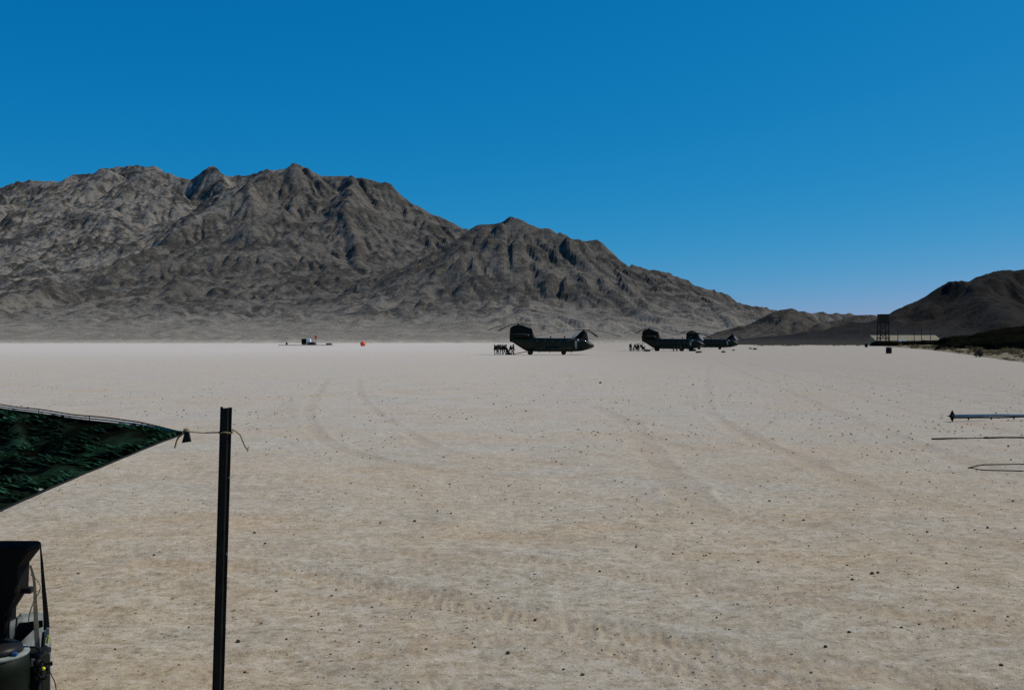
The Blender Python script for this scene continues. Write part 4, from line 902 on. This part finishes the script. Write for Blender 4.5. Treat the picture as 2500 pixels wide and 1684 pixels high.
def twig_mesh(seed):
    r = random.Random(seed); bm = bmesh.new()
    for _ in range(8): tube(bm, [(0, 0, -.05), (r.gauss(0, .16), r.gauss(0, .16), .25), (r.gauss(0, .38), r.gauss(0, .38), .55)], .022, 5, .008)
    me = bpy.data.meshes.new("stems"); bm.to_mesh(me); bm.free(); me.materials.append(MATS["shrub_twig"]); return me
SH = [shrub_mesh(i, "dry_scrub") for i in range(4)]; SHD = [shrub_mesh(20 + i, "dark_scrub", 420) for i in range(2)]; TW = [twig_mesh(i) for i in range(3)]
def shrub(x, y, s, h, dark, label, group, z=0):
    o = empty("desert_shrub", (x, y, z), rnd.uniform(0, 6.28)); o.scale = (s, s, h)
    link("foliage", rnd.choice(SHD if dark else SH), None, o); link("stems", rnd.choice(TW), None, o); tag(o, label, "shrub", group)
BL = [(2150, 846.5), (2230, 851), (2320, 861), (2400, 872), (2490, 884), (2620, 900)]           # front foot of the berm in the photo
bw = spline([G(*p) for p in BL], 12); bm = bmesh.new(); rows = []
for i, p in enumerate(bw):
    a = bw[max(0, i - 1)]; b = bw[min(len(bw) - 1, i + 1)]; d = Vector((b[0] - a[0], b[1] - a[1], 0)).normalized(); nrm = Vector((-d.y, d.x, 0))
    if nrm.x < 0: nrm = -nrm
    wd = 9 + p[1] * .05; hh = .72; row = []
    for k in range(9):
        t = k / 8; q = Vector((p[0], p[1], 0)) + nrm * wd * t
        row.append(bm.verts.new((q.x, q.y, hh * math.sin(math.pi * min(1, t * 1.0)) ** .6 * (.75 + .9 * abs(gnoise(np.array([q.x / 4]), np.array([q.y / 4]), 91)[0])) - .06)))
    rows.append(row)
for A, B in zip(rows, rows[1:]):
    for k in range(8): bm.faces.new((A[k], A[k + 1], B[k + 1], B[k]))
bo = bobj("berm", bm, MATS["berm_soil"], None, True); bo["kind"] = "structure"; bo["label"] = "low earth bank running along the right edge of the sand"
for i in range(150):
    t = rnd.random() ** .8 * (len(bw) - 1.01); k = int(t); f = t - k; p = bw[k] * (1 - f) + bw[k + 1] * f
    s = rnd.uniform(.35, .85) * (.8 + p[1] / 400); q = rnd.uniform(-.3, 9); shrub(p[0] + q * .94, p[1] - q * .3 + rnd.gauss(0, 1), s, s * rnd.uniform(.6, 1.0), False, "low yellowish scrub bush on the bank at the right", "scrub bushes along the right bank", .72 * math.sin(math.pi * min(1, max(0, q / (9 + p[1] * .05)))) ** .6 * .85)
x, y = G(2384, 872); shrub(x, y, .95, 1.5, True, "dark bushy shrub on the bank in front of the dark net shelter", None, 0)
shrub(x + .9, y + .6, .7, .8, True, "small dark shrub right beside the dark bushy shrub", None, 0)
for i in range(70):
    px = rnd.choice([rnd.uniform(1845, 1900), rnd.uniform(1915, 1945), rnd.uniform(1980, 2100), rnd.uniform(1840, 2130)]); x, y = G(px, rnd.uniform(841.5, 845)); s = rnd.uniform(.7, 1.5)
    shrub(x, y, s, s * rnd.uniform(.5, .9), False, "low scrub bush at the foot of the brown hills", "scrub bushes at the foot of the hills")
# ---------------------------------------------------------------- black drums
def drum_obj(px, py, r, h, label):
    x, y = G(px, py); t = empty("fuel_drum", (x, y, gz(x, y)), .3)
    bm = bmesh.new(); loft(bm, [ring(r * a, h * b) for a, b in ((.8, 0), (.93, .02), (.97, .2), (1.03, .24), (.98, .28), (1, .5), (1.04, .54), (1, .58), (.98, .78), (1.02, .82), (.97, .86), (.92, .98), (.8, 1.0))]); bobj("drum_body", bm, MATS["black_rubber"], t, True)
    bm = bmesh.new(); loft(bm, [ring(r * a, h * b) for a, b in ((.85, .99), (.85, 1.03), (.75, 1.03), (.7, 1.0))]); bobj("drum_rim", bm, MATS["dark_iron"], t, True); tag(t, label, "drum", "black drums standing on the far sand")
drum_obj(2170, 863, .56, 1.2, "large black drum standing alone in front of the tower")
drum_obj(2115, 847.5, .62, 1.35, "smaller looking black drum farther off left of the tower")
# ---------------------------------------------------------------- camp at the right
mat("tower_timber", (.020, .018, .013), (.038, .034, .025), 2, .85)
mat("tan_wall", (.20, .175, .115), (.26, .225, .15), .6, .9)
mat("white_paint", (.72, .72, .70), (.80, .80, .78), 2, .4)
mat("net_dark", (.004, .004, .0025), (.008, .008, .0045), .8, .9, .15, 2.5, spec=.0)
mat("highlight_green", (.012, .035, .02), (.02, .05, .03), 1, .8)
D = 520; tx0 = W(2156, 844, D)[0]; tw = empty("observation_tower", (tx0, D, 0)); hw = 2.15; zt = W(0, 767, D)[2]; zf = zt - 4.6
for sx in (-1, 1):
    for sy in (-1, 1):
        bm = bmesh.new(); cyl(bm, (sx * hw * 1.1, sy * hw * 1.1, -.3), (sx * hw * .92, sy * hw * .92, zt - .3), .3, .26, 8); bobj("leg", bm, MATS["tower_timber"], tw)
for zz in (3.6, 7.0):
    for s in (-1, 1):
        bm = bmesh.new(); cyl(bm, (-hw, s * hw, zz), (hw, s * hw, zz), .18, None, 6); bobj("rail", bm, MATS["tower_timber"], tw)
        bm = bmesh.new(); cyl(bm, (s * hw, -hw, zz), (s * hw, hw, zz), .18, None, 6); bobj("rail", bm, MATS["tower_timber"], tw)
for s in (-1, 1):
    for a, b in (((-hw, 3.6), (hw, 7.0)), ((hw, 3.6), (-hw, 7.0)), ((-hw, 7.0), (hw, zf)), ((hw, 7.0), (-hw, zf))):
        bm = bmesh.new(); cyl(bm, (a[0], s * hw * 1.02, a[1]), (b[0], s * hw * 1.02, b[1]), .16, None, 6); bobj("brace", bm, MATS["tower_timber"], tw)
bm = bmesh.new(); box(bm, (0, 0, zf), (2 * hw + .7, 2 * hw + .7, .25)); bobj("platform", bm, MATS["tower_timber"], tw)
for s in (-1, 1):
    bm = bmesh.new(); box(bm, (0, s * (hw + .05), zf + 2.25), (2 * hw, .12, 4.3)); bobj("cabin_wall", bm, MATS["tower_timber"], tw)
    bm = bmesh.new(); box(bm, (s * (hw + .05), 0, zf + 2.25), (.12, 2 * hw - .1, 4.3)); bobj("cabin_wall", bm, MATS["tower_timber"], tw)
bm = bmesh.new(); box(bm, (0, 0, zt - .15), (2 * hw + .5, 2 * hw + .9, .3)); bobj("roof", bm, MATS["tower_timber"], tw)
for i in range(15):
    bm = bmesh.new(); box(bm, (hw + .5, 0, .5 + i * .8), (.08, .7, .08)); bobj("ladder_rung", bm, MATS["tower_timber"], tw)
for s in (-.35, .35):
    bm = bmesh.new(); cyl(bm, (hw + .5, s, 0), (hw + .5, s, zf), .05, None, 6); bobj("ladder_rail", bm, MATS["tower_timber"], tw)
tag(tw, "dark timber observation tower with a boxy cabin on braced legs", "tower")
D = 562; xa, xb = W(2137, 0, D)[0], W(2299, 0, D)[0]; zt = W(0, 818, D)[2]; bd = empty("tan_building", ((xa + xb) / 2, D, 0)); L_ = xb - xa
ze = 2.6; bm = bmesh.new(); prism(bm, [(.2, 0), (.2, ze - .1), (8, zt - .3), (8, 0)], -L_ / 2, L_ / 2, 'x'); bobj("wall", bm, MATS["tan_wall"], bd)
for i in range(12):
    bm = bmesh.new(); prism(bm, [(-.3, ze - .12), (-.3, ze + .06), (8.3, zt), (8.3, zt - .18)], -L_ / 2 + L_ * i / 12 + .02, -L_ / 2 + L_ * (i + 1) / 12 - .02, 'x'); bobj("roof_panel", bm, MATS["tan_wall"], bd)
for i in range(7):
    bm = bmesh.new(); box(bm, (-L_ / 2 + L_ * (i + .5) / 7,   .12, ze * .5 - .1), (.12, .12, ze * .9)); bobj("wall_batten", bm, MATS["tan_wall"], bd)
for i in (1, 4):
    bm = bmesh.new(); box(bm, (-L_ / 2 + L_ * (i + .3) / 7, .12, 1.1), (1.2, .1, 2.2)); bobj("door", bm, MATS["tower_timber"], bd)
tag(bd, "long low tan building behind the tower and the dark shelters", "building")
for px, top_, D, lab in ((2192, 800, 505, "leftmost thin dark pole right of the tower"), (2232, 798, 505, "second thin dark pole from the tower"), (2250, 790, 500, "third thin dark pole from the tower, the tallest"), (2272, 802, 505, "fourth thin dark pole from the tower")):
    x = W(px, 0, D)[0]; zt = W(0, top_, D)[2]; bm = bmesh.new(); cyl(bm, (0, 0, -.3), (0, 0, zt), .19, .13, 10); cyl(bm, (0, 0, zt), (0, 0, zt + .18), .18, .06, 10); o = bobj("utility_pole", bm, MATS["tower_timber"], None, True); o.location = (x, D, 0); tag(o, lab, "pole", "thin dark poles in front of the tan building")
# white truck, only its roof and box show over the shelters
D = 530; x = W(2203, 0, D)[0]; zt = W(0, 829.5, D)[2]; tr = empty("white_truck", (x, D, 0))
bm = bmesh.new(); box(bm, (-.4, 0, (zt + .75) / 2), (3.9, 2.1, zt - .75), None, .06); bobj("cargo_box", bm, MATS["white_paint"], tr)
bm = bmesh.new(); prism(bm, [(1.6, .7), (1.6, 2.25), (2.3, 2.25), (2.75, 1.6), (3.4, 1.4), (3.45, .7)], -.95, .95); bobj("cab", bm, MATS["white_paint"], tr)
bm = bmesh.new(); box(bm, (.6, 0, .68), (5.4, .9, .16)); bobj("chassis", bm, MATS["dark_iron"], tr)
for wx in (-1.6, 2.5):
    for s in (-.9, .9): bm = bmesh.new(); cyl(bm, (wx, s - .13, .4), (wx, s + .13, .4), .4, None, 18); wh = bobj("wheel", bm, MATS["black_rubber"], tr, True); bm = bmesh.new(); cyl(bm, (wx, s - .14, .4), (wx, s + .14, .4), .2, None, 12); bobj("rim", bm, MATS["white_paint"], wh, True)
bm = bmesh.new(); loft(bm, [[(2.33, y_ * .8, 2.2), (2.72, y_ * .8, 1.66), (2.75, y_ * .8, 1.66), (2.36, y_ * .8, 2.2)] for y_ in (-1, 1)]); bobj("windscreen", bm, MATS["cockpit_glass"], tr)
tag(tr, "white truck top showing between the dark shelters and the tan building", "truck")
# net covered shelters
def shelter(px0, px1, top_, D, depth, label, seed, peaks=None, green=False):
    xa, xb = W(px0, 0, D)[0], W(px1, 0, D)[0]; zt = W(0, top_, D)[2]; t = empty("net_shelter", ((xa + xb) / 2, D, 0)); L_ = (xb - xa) / 2; bm = bmesh.new(); nx_, ny_ = 26, 14; g = []
    for i in range(nx_ + 1):
        u = -1 + 2 * i / nx_; row = []
        for j in range(ny_ + 1):
            v = -1 + 2 * j / ny_; e = (1 - abs(u) ** 5) * (1 - abs(v) ** 4)
            h = float(np.interp(u, [-1, -.5, 0, .5, 1], peaks or [.95, 1, .93, 1, .92]))
            n = gnoise(np.array([u * L_ / 2.2 + seed]), np.array([v * depth / 2.2]), seed)[0] * .28 + gnoise(np.array([u * L_ / .8]), np.array([v * depth / .8 + seed]), seed + 1)[0] * .12
            row.append(bm.verts.new((u * L_ * (1 + .02 * n), v * depth, max(-.1, (zt * h + n) * max(0, e) ** .45 - .1))))
        g.append(row)
    for i in range(nx_):
        for j in range(ny_): bm.faces.new((g[i][j], g[i + 1][j], g[i + 1][j + 1], g[i][j + 1]))
    bobj("net_cover", bm, MATS["net_dark"], t)
    for i in range(4):
        u = -.75 + .5 * i; bm = bmesh.new(); cyl(bm, (u * L_, 0, 0), (u * L_, 0, zt * float(np.interp(u, [-1, -.5, 0, .5, 1], peaks or [.95, 1, .93, 1, .92])) + .35), .07, None, 8); bobj("pole", bm, MATS["tower_timber"], t)
    if green:
        bm = bmesh.new(); tube(bm, [(-L_ * .9 + 1.5 * L_ * k / 12, -depth * .35, W(0, 823.5, D)[2] + .03 * math.sin(k)) for k in range(13)], .17, 6); bobj("roof_edge_highlight", bm, MATS["highlight_green"], t)  # roof edge highlight painted as a green strip
    tag(t, label, "shelter", "dark net covered shelters at the right")
shelter(2131, 2190, 832, 490, 6, "low dark net shelter below the observation tower", 501)
shelter(2182, 2252, 832.5, 470, 6, "low dark net shelter in front of the white truck", 511)
shelter(2242, 2312, 830, 440, 6, "low dark net shelter before the right end of the tan building", 521)
shelter(2294, 2400, 819, 375, 7, "long dark net shelter with a painted green edge highlight beside the tan building", 531, [.9, .95, 1, 1.05, 1.1], True)
shelter(2365, 2600, 797, 285, 9, "big dark net shelter running out of the right edge", 541, [.72, .84, 1.0, 1.08, 1.0])
shelter(2298, 2420, 826, 262, 6, "wide dark net shelter in front of the long one with the green edge highlight", 551, [.55, .75, .95, 1.05, 1.05])
shelter(2390, 2640, 814, 225, 7, "tall dark net shelter nearest the bank at the right edge", 561, [.7, .9, 1, 1.05, 1])
# ---------------------------------------------------------------- camp far left of the helicopters
mat("orange_cloth", (.72, .10, .045), (.82, .15, .07), 1.5, .6)
mat("brown_canvas", (.035, .026, .022), (.06, .045, .038), 1, .9)
x, y = G(886, 845); ball = empty("orange_marker_ball", (x, y, 0)); r = 6.4 / F * y; bm = bmesh.new()
bmesh.ops.create_uvsphere(bm, u_segments=24, v_segments=14, radius=r)
for v in bm.verts:
    a = math.atan2(v.co.y, v.co.x); f = 1 + .025 * math.cos(8 * a); v.co.x *= f; v.co.y *= f; v.co.z = v.co.z * (1.02 if v.co.z > 0 else .88) + r * .86
bobj("envelope", bm, MATS["orange_cloth"], ball, True); bm = bmesh.new(); loft(bm, [ring(.5, 0, 12), ring(.5, .12, 12)]); bobj("base_ring", bm, MATS["dark_iron"], ball); tag(ball, "orange round marker ball standing on the far sand", "marker ball")
D = 560; x = W(742, 0, D)[0]; sb = empty("box_shelter", (x, D, 0)); zt = W(0, 827, D)[2]
bm = bmesh.new(); box(bm, (0, 0, zt / 2 + .35), (2.2, 2.4, zt - .7), None, .08); bobj("cabin", bm, MATS["net_dark"], sb)
bm = bmesh.new(); box(bm, (0, 0, .42), (1.5, 2.0, .5)); bobj("skid_base", bm, MATS["dark_iron"], sb)
for s in (-.5, .5): bm = bmesh.new(); box(bm, (s, 0, .12), (.18, 2.2, .26)); bobj("runner", bm, MATS["dark_iron"], sb)
bm = bmesh.new(); box(bm, (.1, -1.22, zt / 2 + .2), (.9, .06, 1.8)); bobj("door", bm, MATS["dark_green_paint"], sb); tag(sb, "tall dark box shelter in the far camp left of the orange ball", "shelter")
x = W(752, 0, D + 6)[0]; z0, z1 = .0, W(0, 826.5, D + 6)[2]; wt = empty("white_tent", (x, D + 6, 0)); bm = bmesh.new()
loft(bm, [[(-1.3, y_, 0), (-1.3, y_, z1 * .72), (-.2, y_, z1), (1.3, y_, z1 * .95), (1.6, y_, z1 * .5), (1.6, y_, 0)] for y_ in (-1.5, 1.5)]); bobj("canvas", bm, MATS["white_paint"], wt)
bm = bmesh.new(); box(bm, (.1, -1.52, 1.0), (.8, .06, 2.0)); bobj("door_flap", bm, MATS["tan_wall"], wt); tag(wt, "small white tent right behind the tall dark box shelter", "tent")
x = W(762, 0, D - 4)[0]; tt = empty("brown_tent", (x, D - 4, 0)); bm = bmesh.new(); zz = W(0, 834, D - 4)[2]
loft(bm, [[(2.3 * math.cos(a) * s_, y_, zz * math.sin(a) ** .7 * s_ if 0 < a < math.pi else 0) for a in [math.pi * k / 12 for k in range(13)]] for y_, s_ in ((-1.8, .7), (-1.3, .97), (1.3, .97), (1.8, .7))]); bobj("canvas", bm, MATS["brown_canvas"], tt, True)
bm = bmesh.new(); prism(bm, [(-.5, 0), (0, zz * .6), (.5, 0)], -1.86, -1.80); bobj("door_flap", bm, MATS["dark_cabin"], tt); tag(tt, "low rounded brown tent in front of the small white tent", "tent")
x = W(802, 0, D)[0]; cr = empty("dark_crate", (x, D, 0)); bm = bmesh.new(); box(bm, (0, 0, .55), (2.4, 1.2, 1.1), None, .05); bobj("crate_body", bm, MATS["brown_canvas"], cr); bm = bmesh.new(); box(bm, (0, 0, 1.14), (2.5, 1.3, .1)); bobj("lid", bm, MATS["dark_iron"], cr); tag(cr, "low dark crate right of the brown tent", "crate")
for px, top_, lab, m, w2 in ((809, 835, "white marker post right behind the dark crate", "white_paint", .45), (789, 841, "tiny white marker between the brown tent and the dark crate", "white_paint", .35), (700, 836, "small dark post at the left end of the far camp", "dark_iron", .5), (771, 819, "orange signal panel on a thin pole above the brown tent", "orange_cloth", .55)):
    x = W(px, 0, D + 3)[0]; zz = W(0, top_, D + 3)[2]; o = empty("marker_post", (x, D + 3, 0)); bm = bmesh.new(); cyl(bm, (0, 0, 0), (0, 0, zz), .07, .05, 8); bobj("pole", bm, MATS["dark_iron"], o)
    h_ = 2.0 if m == "orange_cloth" else min(1.6, zz); bm = bmesh.new(); box(bm, (0, -.03, zz - h_ / 2), (w2 * 2, .12, h_), None, .02); bobj("panel", bm, MATS[m], o); tag(o, lab, "marker", "marker posts of the far camp")
bm = bmesh.new(); xa, xb = W(680, 0, D - 8)[0], W(812, 0, D - 8)[0]
rows = [[bm.verts.new((xa + (xb - xa) * i / 60, D - 8 + (k - 2) * .9, (-.05, .22, .4, .22, -.05)[k] * (1 + .5 * gnoise(np.array([i * .35]), np.array([k * .5]), 77)[0]))) for k in range(5)] for i in range(61)]
for A, B in zip(rows, rows[1:]):
    for k in range(4): bm.faces.new((A[k], A[k + 1], B[k + 1], B[k]))
bo = bobj("earth_bank", bm, mat("bank_soil", (.13, .11, .085), (.2, .17, .13), 1, .95), None, True); bo["kind"] = "structure"; bo["label"] = "thin low earth bank in front of the far camp"
